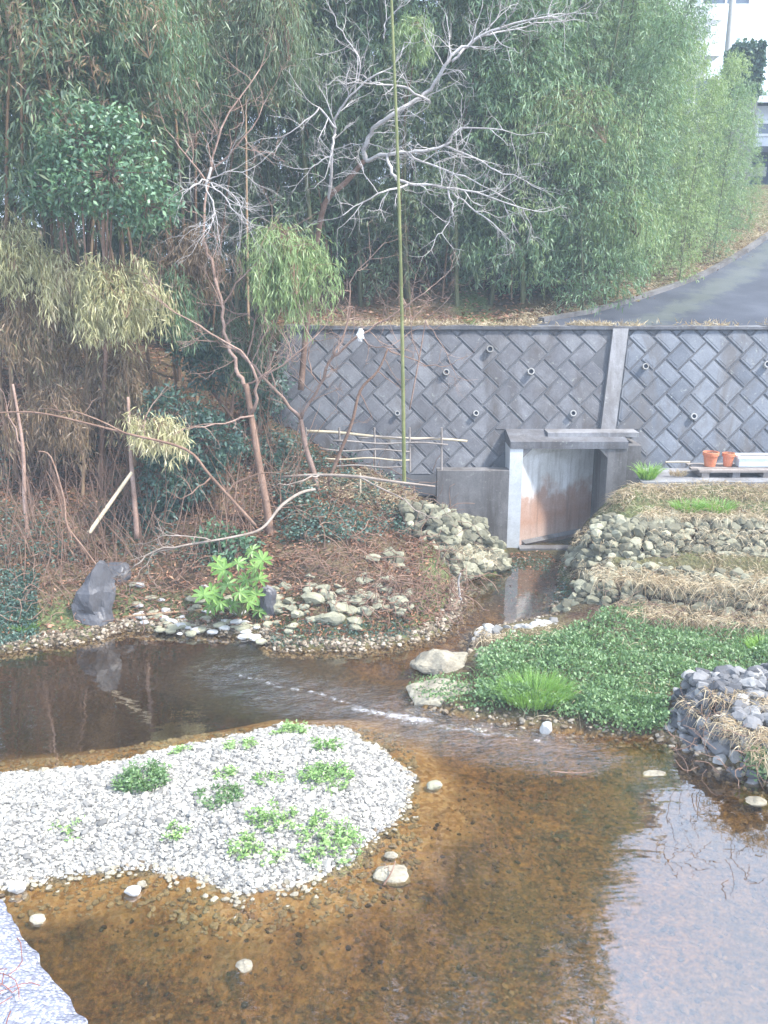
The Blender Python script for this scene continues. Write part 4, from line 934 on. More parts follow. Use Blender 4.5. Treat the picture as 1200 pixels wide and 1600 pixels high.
# ------------------------------------------------------------------ pots, planter, boards on the ledge
def pot(label, px, pyb, Y, r1, h):
    p = at(px, pyb, Y); p.z = 1.232; th = thing('flower_pot', label, 'flower pot', p, 'terracotta pots on the ledge'); seg = 28
    def lathe(prof):
        mb = MB(); V = []
        for r_, z_ in prof:
            for k in range(seg): a = 2 * math.pi * k / seg; V.append((p.x + r_ * math.cos(a), p.y + r_ * math.sin(a), p.z + z_))
        n = len(prof); mb.add(V, [(q * seg + k, q * seg + (k + 1) % seg, (q + 1) * seg + (k + 1) % seg, (q + 1) * seg + k) for q in range(n - 1) for k in range(seg)]); mb.F.append(np.array([[k for k in range(seg)][::-1]])); return mb
    lathe([(r1 * .66, 0), (r1 * .88, h * .74), (r1 * .90, h * .76)]).build('body', M['terracotta'], th, smooth=False)
    lathe([(r1 * .91, h * .74), (r1, h * .75), (r1 * 1.02, h * .98), (r1 * .99, h), (r1 * .9, h), (r1 * .88, h * .8)]).build('rim', M['terracotta'], th)
    mb = MB(); mb.poly([(p.x + r1 * .9 * math.cos(2 * math.pi * k / seg), p.y + r1 * .9 * math.sin(2 * math.pi * k / seg), p.z + h * .88) for k in range(seg)]); mb.build('soil', M['soil'], th)
    mb = MB(); n = 40; a = rng.uniform(0, 6.28, n); r_ = r1 * .6 * rng.random(n)
    blades(mb, np.column_stack([p.x + r_ * np.cos(a), p.y + r_ * np.sin(a), np.full(n, p.z + h * .85)]), rng.normal(size=(n, 3)) * [1, 1, .3] + [0, 0, 1], rng.uniform(.03, .07, n), .005, .4); mb.build('dry_plant', M['dry'], th)
pot('larger terracotta flower pot, the left one of two on the ledge', 1109, 727, 12.05, .108, .20)
pot('smaller terracotta flower pot between the larger pot and the pale planter', 1137, 727, 12.05, .085, .185)
th = thing('planter', 'long pale blue-white plastic planter box on the ledge at the right edge', 'planter', (5.6, 12.05, 1.232))
mb = MB(); x0, x1 = at(1149, 730, 12.05).x, at(1149, 730, 12.05).x + .9
def trough(mb, x0, x1, yc, z, wb_, wt, h):
    s = (wt - wb_) / 2
    V = [(x0 + s, yc - wb_ / 2, z), (x1 - s, yc - wb_ / 2, z), (x1 - s, yc + wb_ / 2, z), (x0 + s, yc + wb_ / 2, z), (x0, yc - wt / 2, z + h), (x1, yc - wt / 2, z + h), (x1, yc + wt / 2, z + h), (x0, yc + wt / 2, z + h)]
    mb.add(V, [(0, 3, 2, 1), (0, 1, 5, 4), (1, 2, 6, 5), (2, 3, 7, 6), (3, 0, 4, 7)])
trough(mb, x0, x1, 12.05, 1.232, .16, .20, .15); mb.build('box', M['planter'], th)
mb = MB()
for (a, b, c, d) in ((x0 - .015, x1 + .015, 12.05 - .118, 12.05 - .09), (x0 - .015, x1 + .015, 12.05 + .09, 12.05 + .118), (x0 - .015, x0 + .015, 12.05 - .089, 12.05 + .089), (x1 - .015, x1 + .015, 12.05 - .089, 12.05 + .089)): mb.quads_box(a, b, c, d, 1.355, 1.392)
mb.build('rim', M['planter'], th)
mb = MB(); mb.quads_box(x0 + .02, x1 - .02, 12.05 - .08, 12.05 + .08, 1.30, 1.37); mb.build('soil', M['soil'], th)
mb = MB()
for k in range(3): mb.quads_box(x0 + .01 + k * .001, x1 - .01, 11.945 + k * .0006, 11.952, 1.262 + k * .03, 1.270 + k * .03)
mb.build('side_rib', M['planter'], th)
th = thing('pallet', 'weathered wooden pallet under the pots and planter', 'pallet', (5.2, 12.0, 1.12)); xb0, xb1 = 4.25, 6.6
for k in range(4):
    mb = MB(); mb.quads_box(xb0 + random.uniform(-.05, .05), xb1, 11.78 + k * .13, 11.89 + k * .13, 1.198, 1.228); mb.build('board', M['wood_old'], th)
for k in range(6):
    mb = MB(); x = xb0 + .08 + k * .42; mb.quads_box(x, x + .1, 11.80, 12.27, 1.121, 1.196); mb.build('block', M['conc'] if k % 2 else M['wood_old'], th)
mb = MB(); a, b = at(1040, 722, 11.95), at(1078, 722, 11.95); mb.tube([a, a.lerp(b, .5) + Vector((0, 0, .004)), b], [.012, .012, .012], 8); o = center(mb.build('stick', M['culm_cut'])); tag(o, 'short pale stick lying over the ledge left of the pots', 'stick')

# ------------------------------------------------------------------ pole rack at the wall foot
th = thing('pole_fence', 'low fence of stacked horizontal bamboo poles at the foot of the wall', 'fence', (.0, 12.1, 1.3))
for k, (ax, ay, bx, by, Y, r_) in enumerate([(472, 674, 730, 690, 12.25, .022), (520, 690, 700, 694, 12.1, .014), (500, 703, 640, 704, 12.05, .013), (505, 716, 640, 718, 12.0, .012), (495, 728, 635, 729, 11.95, .012), (560, 683, 690, 686, 12.15, .012)]):
    a, b = at(ax, ay, Y), at(bx, by, Y); mb = MB(); pts = [a.lerp(b, t) + Vector((0, 0, .015 * math.sin(t * 9 + k))) for t in np.linspace(0, 1, 12)]; mb.tube(pts, np.linspace(r_, r_ * .75, 12), 8); mb.build('pole', M['culm_cut'] if k in (0, 3) else M['wood_old'], th, smooth=True)
for px in (478, 530, 585, 640, 690):
    a = at(px, 668, 12.12); mb = MB(); mb.tube([a, Vector((a.x + .01, a.y, a.z - .62))], [.014, .017], 7); mb.build('stake', M['wood_old'], th)

# ------------------------------------------------------------------ bamboo
def bamboo_proto(Hh, lean, arch, start, n_leaf, leafmat, culmmat, spread=1.0, r0=.035, seed=0, big=1.0, group=None, label=None, Ll=.12, Wl=.02):
    rs = random.Random(seed); th = thing('bamboo', label, 'bamboo', (0, 0, 0), group); a0 = rs.uniform(0, 6.28)
    def pos(t): return Vector((math.cos(a0) * (lean * t + arch * t ** 3.2), math.sin(a0) * (lean * t + arch * t ** 3.2), Hh * (t - .10 * arch / 3 * t ** 4)))
    nn = int(Hh / .38); pts = []; rad = []
    for k in range(nn):
        t = k / (nn - 1); r_ = r0 * (1 - .88 * t); pts.append(pos(t)); rad.append(r_ * 1.16)
        if k < nn - 1: pts += [pos(t + .012 / Hh * 3), pos(t + .9 / (nn - 1))]; rad += [r_, r_ * .98]
    mb = MB(); mb.tube(pts, rad, 6, False); mb.build('culm', M[culmmat], th, smooth=True)
    tw = MB(); P = []; 
    nb = int(n_leaf / 42)
    for k in range(nb):
        t = start + (1 - start) * (k + rs.random()) / nb; p = pos(min(t, 1)); a = rs.uniform(0, 6.28)
        ln = spread * (0.55 + 1.1 * (1 - abs(2 * (t - start) / (1 - start) - .8))) * rs.uniform(.6, 1.2); ln = max(ln, .35)
        d = Vector((math.cos(a), math.sin(a), .45)); q = p.copy(); bp = [q.copy()]
        for s_ in range(5):
            d.z -= .26; d.normalize(); q = q + d * ln / 5; bp.append(q.copy())
        tw.tube(bp, [.005, .004, .003, .003, .002, .001], 3, False)
        for c_ in range(8):
            f = rs.uniform(.25, 1); i_ = min(int(f * 5), 4); cpt = bp[i_].lerp(bp[i_ + 1], f * 5 - i_) + Vector((rs.gauss(0, .12), rs.gauss(0, .12), rs.gauss(-.04, .12))) * spread
            for _ in range(5): P.append((tuple(cpt + Vector((rs.gauss(0, .035), rs.gauss(0, .035), rs.gauss(0, .035)))), (d.x * .5, d.y * .5, 0)))
    pp = np.array([a for a, b in P]); dd = np.array([b for a, b in P]) + rng.normal(size=(len(P), 3)) * .55 + [0, 0, -.75]
    lf = MB(); leaf_batch(lf, pp, dd, rng.uniform(.7, 1.25, len(pp)) * Ll * big, rng.uniform(.8, 1.2, len(pp)) * Wl * big, .12)
    lf.build('foliage', M[leafmat], th); tw.build('branches', M['culm'], th)
    return th
def kids(o): return [c for c in bpy.data.objects if c.parent == o]
def copy_thing(o, ch, loc, rz, label=None, s=1.0):
    c = o.copy(); col.objects.link(c); c.location = loc; c.rotation_euler = (0, 0, rz); c.scale = (s, s, s)
    if label: c['label'] = label
    for k in ch: d = k.copy(); d.parent = c; col.objects.link(d)
    return c
LB1 = 'tall dark green bamboo of the dense grove behind the retaining wall'; GB1 = 'bamboos of the grove behind the wall'
LB2 = 'tall bamboo of the shaded thicket on the left bank'; GB2 = 'bamboos of the left bank thicket'
LB3 = 'bushy light green bamboo at the right end of the grove along the road'; GB3 = 'bushy bamboos beside the road'
def plant(protos, spots):
    done = set(); kk = [kids(p) for p in protos]
    for (x, y, s, k) in spots:
        k = k % len(protos); z = hz(x, y) - .05
        if k not in done: done.add(k); o = protos[k]; o.location = (x, y, z); o.rotation_euler = (0, 0, random.uniform(0, 6.28)); o.scale = (s,) * 3
        else: copy_thing(protos[k], kk[k], (x, y, z), random.uniform(0, 6.28), None, s)
protoA = [bamboo_proto(11.5 + k * .5, .6 + .3 * (k % 3), 1.2 + .4 * (k % 2), .13 + .05 * (k % 3), 5600, ['bam_dark', 'bam_dark', 'bam_mid'][k % 3], 'culm', 1.0, .04, 100 + k, 1.15, GB1, LB1) for k in range(6)]
sp = []
k = 0
for row, (Y0, dx) in enumerate([(14.9, .62), (15.9, .72), (17.0, .85), (18.6, 1.0), (20.5, 1.3), (23, 1.7)]):
    x = -7.5 if row else -1.6
    xm = {0: 2.2, 1: 3.6, 2: 4.6, 3: 5.0, 4: 6.0, 5: 7.0}[row]
    while x < xm:
        sp.append((x + random.uniform(-.25, .25), Y0 + random.uniform(-.35, .35), random.uniform(.85, 1.1), random.randrange(6))); x += dx * random.uniform(.8, 1.2)
def top_ok(x, y): return 600 + x / (y * .98) * FPX < 895
sp = [q for q in sp if top_ok(q[0], q[1])]
plant(protoA, sp)
k_ = [kids(p) for p in protoA]
for Yr in np.arange(15.2, 21, .7):
    for px in (905, 925, 945, 965, 985):
        x = (px + random.uniform(-8, 8) - 600) / FPX * Yr * .98
        if x > road_left(Yr) - .5: continue
        zt_ = at(px, np.interp(px, [900, 950, 1000], [-560, -280, -30]), Yr).z - hz(x, Yr); i_ = random.randrange(6)
        copy_thing(protoA[i_], k_[i_], (x, Yr, hz(x, Yr) - .05), random.uniform(0, 6.28), None, zt_ / (12.3 + i_ * .3) * random.uniform(.85, 1.02))
protoD = [bamboo_proto(9.5 + k, .5, 1.0, .03, 6500, 'bam_dark', 'culm', 1.25, .04, 400 + k, 1.5, GB1, LB1) for k in range(2)]
sp = []
for Y0, xa, xb, dx in ((19.3, -11, 4.2, 1.15), (21.5, -14, 4.6, 1.3), (24.5, -18, 5, 1.9)):
    x = xa
    while x < xb: sp.append((x + random.uniform(-.3, .3), Y0 + random.uniform(-.5, .5), random.uniform(.9, 1.1), random.randrange(2))); x += dx
plant(protoD, [q for q in sp if top_ok(q[0], q[1])])
protoE = [bamboo_proto(4.2 + k * .7, .5, 1.0, .10, 3400, ['bam_dark', 'bam_mid', 'bam_dark'][k], 'culm_br', .8, .018, 500 + k, 1.0, 'low bamboos above the wall', 'low drooping bamboo filling the front edge of the grove above the wall', Ll=.11) for k in range(3)]
sp = []
for Y0, xa, xb, dx in ((15.0, -1.4, 2.6, .62), (16.0, -2.2, 3.6, .7), (17.2, -3, 4.6, .8)):
    x = xa
    while x < xb: sp.append((x + random.uniform(-.2, .2), Y0 + random.uniform(-.3, .3), random.uniform(.7, 1.1), random.randrange(3))); x += dx * random.uniform(.8, 1.3)
plant(protoE, sp)
protoB = [bamboo_proto(8.2 + k * .8, .5 + .25 * k, 1.0, .40 + .05 * (k % 2), 3600, ['bam_dark', 'bam_mid', 'bam_dark', 'bam_dry'][k], ['culm_br', 'culm', 'culm_br', 'culm_br'][k], .95, .03, 200 + k, 1.1, GB2, LB2) for k in range(4)]
sp = []
for row, (Y0, dx, xa, xm) in enumerate([(10.9, .6, -6.4, -2.9), (11.6, .55, -7.6, -2.4), (12.4, .55, -8.2, -2.2), (13.3, .6, -8.8, -1.9), (14.2, .65, -9.5, -2.2), (15.3, .9, -13, -5), (17, 1.1, -14, -6)]):
    x = xa
    while x < xm: sp.append((x + random.uniform(-.25, .25), Y0 + random.uniform(-.35, .35), random.uniform(.85, 1.1), random.choice([0, 1, 2, 0, 2, 3]))); x += dx * random.uniform(.75, 1.25)
plant(protoB, sp)
protoC = [bamboo_proto(5.2 + .5 * k, .5, .8, .06, 5200, ['bam_mid', 'bam_light', 'bam_light'][k], 'culm', .85, .022, 300 + k, 1.0, GB3, LB3, Ll=.10) for k in range(3)]
sp = []
for Yr in np.arange(14.7, 20.5, .42):
    xl = float(road_left(Yr)) - .55
    for q in range(4):
        x = xl - q * .8 + random.uniform(-.2, .2)
        if x < 1.6: continue
        y_ = Yr + random.uniform(-.25, .25); px = 600 + x / (y_ * .98) * FPX; k_ = random.choice([0, 1, 2, 0])
        zt_ = at(px, np.interp(px, [700, 870, 950, 1050, 1110, 1150, 1185, 1210], [-250, -150, -10, 50, 105, 235, 345, 380]), y_).z - hz(x, y_)
        if zt_ < .8: continue
        sp.append((x, y_, min(zt_ / (5.2 + .5 * k_), 1.5) * random.uniform(.88, 1.02), k_))
plant(protoC, sp)

# drooping plumes in front
def plume(label, c, rad, n, mat, base, via=None, Ll=.12, Wl=.014, culm='culm_br', hang=1.0):
    th = thing('bamboo', label, 'bamboo', base); top = Vector(c) + Vector((0, 0, rad[2] * .75)); b = Vector(base)
    mid = b.lerp(top, .55) + (Vector(via) if via else Vector((-.25, .3, .3)))
    pts = []
    for t in np.linspace(0, 1, 24).tolist(): pts.append(b * (1 - t) ** 2 + mid * (2 * t * (1 - t)) + top * (t * t))
    e = Vector(c) + Vector((rad[0] * .3, -rad[1] * .6, -rad[2] * .4))
    for t in np.linspace(.1, 1, 8).tolist(): pts.append(top.lerp(e, t) + Vector((0, 0, .25 * rad[2] * math.sin(t * 3.1))))
    mb = MB(); mb.tube(pts, np.linspace(.022, .004, len(pts)), 6, False); mb.build('culm', M[culm], th, smooth=True)
    P, tw, DD = [], MB(), []; n = int(n * 1.5)
    ph = random.uniform(0, 6.28)
    for k in range(int(n / 45)):
        a = random.uniform(0, 6.28); el = random.uniform(-.35, 1.25); r_ = random.uniform(.3, 1.05) * (.8 + .3 * math.sin(3 * a + ph) + .15 * math.sin(7 * a + 2 * ph))
        tip = Vector(c) + Vector((rad[0] * math.cos(a) * math.cos(el) * r_, rad[1] * math.sin(a) * math.cos(el) * r_, rad[2] * (math.sin(el) * r_ * .9)))
        s_ = pts[random.randrange(14, len(pts))]; m_ = s_.lerp(tip, .5) + Vector((0, 0, .25 * rad[2])); dr = tip + Vector((0, 0, -rad[2] * .7 * hang * random.uniform(.2, 1.6)))
        path = [s_, m_, tip, tip.lerp(dr, .5) + Vector((rng.normal() * .03, 0, 0)), dr]; tw.tube(path, [.004, .003, .0025, .002, .001], 3, False)
        for _ in range(45):
            t = random.uniform(.9, 4) ; i_ = min(int(t), 3); q = path[i_].lerp(path[i_ + 1], t - i_); P.append(q + Vector(rng.normal(size=3)) * .05); DD.append(((path[i_ + 1] - path[i_]).normalized() * .4)[:])
    P = np.array([tuple(v) for v in P]); D = np.array(DD) + rng.normal(size=P.shape) * .5 + [0, 0, -.7 * hang]
    lf = MB(); leaf_batch(lf, P, D, rng.uniform(.6, 1.2, len(P)) * Ll, rng.uniform(.8, 1.2, len(P)) * Wl, .15)
    lf.build('foliage', M[mat], th); tw.build('branches', M['culm_br'], th)
def bs(px, Y): x = at(px, 700, Y).x; return (x, Y, hz(x, Y) - .03)
plume('arching bamboo with a dome of yellowish drooping leaves, in front of the left thicket', at(182, 468, 10.6), (.62, .5, .50), 5200, 'bam_straw', bs(200, 11.3))
plume('arching bamboo with a fresh pale green drooping plume beside the bare tree', at(442, 425, 11.0), (.62, .48, .66), 4600, 'bam_light', bs(420, 12.6))
plume('small yellow leaved bamboo spray hanging above the leaning dead pole', at(240, 680, 10.2), (.48, .3, .26), 1500, 'bam_straw', bs(205, 10.7))
plume('straw leaved arching bamboo at the left photo edge', at(10, 400, 10.8), (.62, .5, .45), 3600, 'bam_straw', bs(10, 11.4))
plume('brown drooping bamboo plume below the straw leaved one on the left', at(60, 520, 10.9), (.8, .5, .6), 4600, 'bam_dry', bs(60, 11.6))
plume('brown withered bamboo hanging under the yellowish dome', at(190, 600, 11.0), (.6, .5, .6), 2600, 'bam_dry', bs(160, 11.7))
plume('ragged straw coloured spray hanging left of the yellowish dome', at(105, 455, 10.9), (.45, .4, .5), 2400, 'bam_straw', bs(110, 11.6))
plume('thin olive spray trailing right of the yellowish dome', at(275, 470, 11.1), (.4, .35, .5), 1800, 'bam_mid', bs(290, 12.0))
plume('loose brown dead spray behind the leaning tree trunk', at(300, 420, 11.4), (.6, .4, .6), 2200, 'bam_dry', bs(280, 12.3))
plume('dull olive spray drooping behind the reddish crown', at(380, 540, 11.6), (.5, .4, .5), 1900, 'bam_dark', bs(400, 12.4))
plume('withered bamboo spray low above the steep wet boulder', at(85, 660, 10.6), (.6, .4, .55), 2200, 'bam_dry', bs(70, 11.2))
plume('olive drooping bamboo crown at the upper left corner', at(190, 60, 11.6), (1.4, .7, .8), 9000, 'bam_mid', bs(150, 12.4))
plume('grey green drooping bamboo crown left of the white branched tree', at(420, 60, 12.4), (1.0, .7, .9), 7000, 'bam_dark', bs(330, 13.2))
plume('bright yellow green bamboo spray beside the long green culm at the photo top', at(650, 60, 13.2), (.4, .35, .3), 1100, 'bam_light', bs(640, 14.6), culm='culm')
plume('light green bamboo crown bulging over the road side', at(905, 200, 14.6), (1.1, .7, .7), 8000, 'bam_light', bs(900, 15.4), culm='culm', Ll=.10)
plume('low light green bamboo plume hanging above the verge', at(960, 350, 14.9), (.9, .6, .55), 5600, 'bam_light', bs(940, 15.6), culm='culm', Ll=.10)

# broadleaf evergreens
def shrub(name, label, blobs, base, n, mat, Ll=.09, Wl=.035, bark='bark_grey', hang=-.2):
    th = thing(name, label, 'shrub' if 'shrub' in name else 'tree', base); b = Vector(base); mb, lf = MB(), MB()
    tot = sum(r_[0] * r_[2] for c, r_ in blobs); st = MB()
    core = sum((Vector(c) for c, r_ in blobs), Vector()) / len(blobs)
    st.tube([b, b.lerp(core, .5) + Vector((.08, 0, .05)), core], [.035, .028, .015], 7, False)
    for c, r_ in blobs:
        c = Vector(c); m_ = b.lerp(c, .6) + Vector((0, .05, .1)); st.tube([b.lerp(core, .6), m_, c], [.02, .015, .006], 5, False)
        k = int(n * r_[0] * r_[2] / tot / 12)
        for _ in range(k):
            v = Vector(rng.normal(size=3)).normalized() * random.uniform(.35, 1) ** .5; tip = c + Vector((v.x * r_[0], v.y * r_[1], v.z * r_[2]))
            if random.random() < .5: st.tube([c.lerp(tip, .2), tip], [.005, .002], 3, False)
            P = np.array(tip) + rng.normal(size=(12, 3)) * .05; D = rng.normal(size=(12, 3)) + [0, 0, hang] + np.array(v) * .5
            leaf_batch(lf, P, D, rng.uniform(.6, 1.1, 12) * Ll, rng.uniform(.8, 1.1, 12) * Wl, .1)
    st.build('trunk' if 'tree' in name else 'stem', M[bark], th, smooth=True); lf.build('foliage', M[mat], th); return th
shrub('evergreen_tree', 'broadleaf evergreen tree with glossy leaves in the upper left thicket', [(at(120, 210, 10.6), (.5, .4, .4)), (at(170, 270, 10.5), (.65, .5, .45)), (at(230, 320, 10.6), (.4, .35, .3)), (at(90, 290, 10.7), (.4, .4, .35)), (at(180, 200, 10.7), (.35, .3, .25))], bs(150, 11.0), 5600, 'ever')
shrub('evergreen_shrub', 'dark bluish evergreen shrub behind the leaning dead pole', [(at(270, 650, 10.9), (.45, .35, .3)), (at(330, 690, 10.8), (.4, .3, .35)), (at(260, 750, 10.6), (.35, .3, .4)), (at(300, 740, 10.7), (.35, .3, .3)), (at(245, 800, 10.5), (.18, .2, .2))], bs(290, 10.9), 5200, 'ever_bl')
shrub('evergreen_shrub', 'second dark evergreen shrub higher up behind the leaning tree trunk', [(at(330, 575, 11.8), (.4, .3, .3)), (at(300, 540, 11.9), (.3, .3, .25)), (at(420, 700, 11.6), (.3, .3, .22)), (at(410, 600, 12.2), (.35, .3, .5))], bs(340, 12.0), 3600, 'ever_bl')
shrub('evergreen_shrub', 'small green shrub behind the bright large-leaved plant', [(at(370, 860, 10.0), (.28, .2, .2)), (at(330, 840, 10.1), (.2, .2, .14))], tuple(on_ground(370, 880)), 900, 'ever')

# palmate plant
def fatsia():
    base = on_ground(375, 965); th = thing('fatsia_plant', 'bright green plant with large palmate leaves at the water edge', 'plant', base); st = MB()
    tips = [(340, 880), (372, 880), (400, 888), (330, 925), (355, 915), (385, 905), (405, 905), (362, 945), (345, 940), (388, 940), (330, 945), (375, 925), (350, 890), (400, 930), (318, 930), (410, 875), (395, 860), (405, 955)]
    for k, (px, py) in enumerate(tips):
        c = at(px, py, base.y - random.uniform(.0, .35)); st.tube([base + Vector((random.uniform(-.04, .04), 0, 0)), base.lerp(c, .55) + Vector((0, 0, .05)), c], [.010, .007, .005], 5, False)
        mb = MB(); tilt = Vector((random.uniform(-.35, .35), -.65 + random.uniform(-.3, .2), .75)).normalized()
        u = tilt.cross(Vector((0, 0, 1))).normalized(); v = tilt.cross(u); a0 = random.uniform(0, 6.28); size = random.uniform(.11, .16)
        for q in range(8):
            a = a0 + q * 2 * math.pi / 9; d = u * math.cos(a) + v * math.sin(a); s_ = tilt.cross(d); L = size * (1 - .15 * abs(q - 3.5) / 3.5); W = L * .16
            V = [c, c + d * L * .35 + s_ * W * .8 + tilt * .005, c + d * L * .7 + s_ * W, c + d * L - tilt * L * .22, c + d * L * .7 - s_ * W, c + d * L * .35 - s_ * W * .8 + tilt * .005, c + d * L * .4 - tilt * .008, c + d * L * .7 - tilt * .02]
            mb.add(V, [(0, 1, 6), (0, 6, 5)]); mb.F.append(np.array([(1, 2, 7, 6), (6, 7, 4, 5)]) + mb.n - 8); mb.F.append(np.array([(2, 3, 7), (7, 3, 4)]) + mb.n - 8)
        mb.build('leaf', M['fatsia'], th)
    st.build('stem', M['culm_green'], th)
fatsia()

# ------------------------------------------------------------------ bare trees
def grow(mb, p, d, L, r, depth, wig=.28, up=.05, kids_=3, sides=4):
    n = 5; pts = [p.copy()]; q = p.copy(); dirs = []
    for k in range(n):
        d = (d + Vector(rng.normal(size=3)) * wig + Vector((0, 0, up))).normalized(); q = q + d * L / n; pts.append(q.copy()); dirs.append(d.copy())
    mb.tube(pts, np.linspace(r, r * .45, n + 1), sides, False)
    if depth > 0:
        for k in range(kids_ + (random.random() < .5)):
            i_ = random.randrange(1, n + 1); dd = (dirs[i_ - 1] + Vector(rng.normal(size=3)) * .75).normalized()
            grow(mb, pts[i_], dd, L * random.uniform(.45, .75), r * .5, depth - 1, wig, up, kids_, 3 if depth < 2 else 4)
def smooth_path(P, R_, k=4):
    o, rr = [], []
    for a in range(len(P) - 1):
        p0, p1, p2, p3 = P[max(a - 1, 0)], P[a], P[a + 1], P[min(a + 2, len(P) - 1)]
        for t in np.linspace(0, 1, k, endpoint=False).tolist():
            o.append(.5 * ((2 * p1) + (p2 - p0) * t + (2 * p0 - 5 * p1 + 4 * p2 - p3) * t * t + (3 * p1 - p0 - 3 * p2 + p3) * t ** 3)); rr.append(R_[a] + (R_[a + 1] - R_[a]) * t)
    o.append(P[-1]); rr.append(R_[-1]); return o, rr
def bare_tree(name, label, trunk, limbs, bark, twl=.5, depth=2, per=.16, wig=.25, up=.04, cat='tree', twr=.006, tw_bark=None, spread=.8, trunk_bark=None):
    """trunk/limbs: lists of (px, py, Y, radius)"""
    T = [at(a, b, c) for a, b, c, r_ in trunk]; base = T[0]
    th = thing(name, label, cat, base)
    pts, rr = smooth_path(T, [t[3] for t in trunk]); mb = MB(); mb.tube(pts, rr, 9, True); mb.build('trunk', M[trunk_bark or bark], th, smooth=True)
    tw = MB(); 
    for li, lb in enumerate(limbs):
        Lp = [at(a, b, c) for a, b, c, r_ in lb]; pts, rr = smooth_path(Lp, [t[3] for t in lb])
        pts = [pts[0]] + [p + Vector(rng.normal(size=3)) * .012 for p in pts[1:]]
        mb = MB(); mb.tube(pts, rr, 6, True); mb.build('branch', M[bark], th, smooth=True)
        acc = 0
        for a, b, r_ in zip(pts[:-1], pts[1:], rr):
            acc += (b - a).length
            while acc > per:
                acc -= per; d = ((b - a).normalized() * .8 + Vector(rng.normal(size=3)) * spread).normalized()
                grow(tw, b, d, twl * random.uniform(.5, 1.2), min(r_ * .6, twr * 1.35), depth, wig, up)
        grow(tw, pts[-1], (pts[-1] - pts[-2]).normalized(), twl, rr[-1], depth, wig, up)
    tw.build('twigs', M[tw_bark or bark], th, smooth=True); return th
# 1 white-branched tree high in the centre
bare_tree('bare_tree', 'bare tree with whitish twisted branches spreading in the upper centre', [(470, 610, 12.6, .045), (478, 520, 12.7, .042), (492, 400, 12.7, .04), (508, 318, 12.5, .037), (540, 285, 12.4, .035), (570, 250, 12.3, .032)],
  [[(570, 250, 12.3, .034), (574, 215, 12.2, .03), (600, 190, 12.1, .028), (640, 163, 12.1, .026), (672, 140, 12.1, .024), (700, 95, 12.0, .022), (730, 70, 12.0, .018), (780, 40, 11.9, .014), (870, 25, 11.8, .006)],
   [(706, 96, 12.0, .018), (745, 60, 12.2, .014), (790, 50, 12.3, .010), (850, 35, 12.5, .005)],
   [(672, 160, 12.1, .018), (640, 140, 11.9, .014), (600, 130, 11.8, .011), (565, 130, 11.7, .006)],
   [(570, 250, 12.3, .028), (605, 243, 12.1, .024), (650, 235, 12.0, .02), (695, 228, 11.9, .016), (720, 200, 11.9, .011), (800, 205, 11.8, .005)],
   [(605, 245, 12.1, .022), (612, 270, 11.9, .021), (640, 287, 11.8, .018), (690, 293, 11.7, .015), (740, 300, 11.6, .011), (830, 330, 11.5, .005)],
   [(695, 228, 11.9, .014), (740, 245, 11.8, .011), (775, 268, 11.7, .008), (820, 280, 11.6, .004)],
   [(640, 287, 11.8, .015), (600, 300, 11.6, .012), (560, 320, 11.6, .008), (530, 340, 11.5, .004)],
   [(700, 293, 11.7, .014), (706, 330, 11.6, .010), (700, 350, 11.6, .007), (680, 372, 11.5, .004)],
   [(640, 240, 12.0, .014), (690, 265, 11.9, .011), (740, 280, 11.8, .008), (800, 315, 11.8, .004)],
   [(706, 300, 11.7, .012), (745, 330, 11.6, .009), (790, 365, 11.6, .004)],
   [(512, 318, 12.5, .026), (520, 250, 12.3, .022), (525, 190, 12.2, .018), (545, 150, 12.1, .014), (600, 110, 12.0, .008)],
   [(525, 200, 12.2, .016), (500, 170, 12.0, .012), (480, 190, 11.9, .010), (430, 218, 11.8, .004)],
   [(525, 210, 12.2, .014), (515, 240, 12.0, .010), (490, 260, 11.9, .006), (470, 265, 11.8, .004)],
   [(545, 150, 12.1, .012), (565, 100, 12.0, .010), (540, 60, 12.0, .007), (520, 20, 12.0, .004)],
   [(600, 60, 12.1, .010), (605, 30, 12.1, .008), (640, 0, 12.0, .004)]], 'bark_pale', .46, 2, .16, .20, .02, twr=.006, spread=.7, trunk_bark='bark_grey')
# 2 reddish tree on the left
bare_tree('bare_tree', 'bare leaning tree with greyish trunk and reddish crown, left of centre', [(424, 856, 10.35, .055), (418, 800, 10.4, .048), (404, 720, 10.5, .042), (394, 660, 10.6, .038), (385, 600, 10.7, .034)],
  [[(385, 605, 10.7, .028), (370, 575, 10.8, .024), (350, 520, 10.9, .022), (345, 470, 11.0, .021), (330, 410, 11.1, .02), (318, 360, 11.2, .018), (325, 285, 11.3, .016), (345, 200, 11.4, .012), (405, 110, 11.6, .006)],
   [(394, 645, 10.6, .022), (402, 600, 10.5, .018), (385, 560, 10.5, .015), (330, 520, 10.5, .011), (260, 480, 10.4, .006)],
   [(325, 290, 11.3, .013), (290, 240, 11.2, .010), (255, 200, 11.2, .005)],
   [(330, 270, 11.3, .012), (370, 230, 11.2, .009), (410, 170, 11.2, .005)],
   [(345, 480, 11.0, .012), (380, 430, 10.9, .009), (430, 380, 10.8, .005)],
   [(396, 650, 10.6, .014), (350, 660, 10.4, .010), (290, 670, 10.2, .006)],
   [(385, 600, 10.7, .012), (440, 570, 10.5, .009), (500, 520, 10.5, .005)]], 'bark_red', .45, 2, .2, .22, .06, twr=.005, trunk_bark='bark_grey')
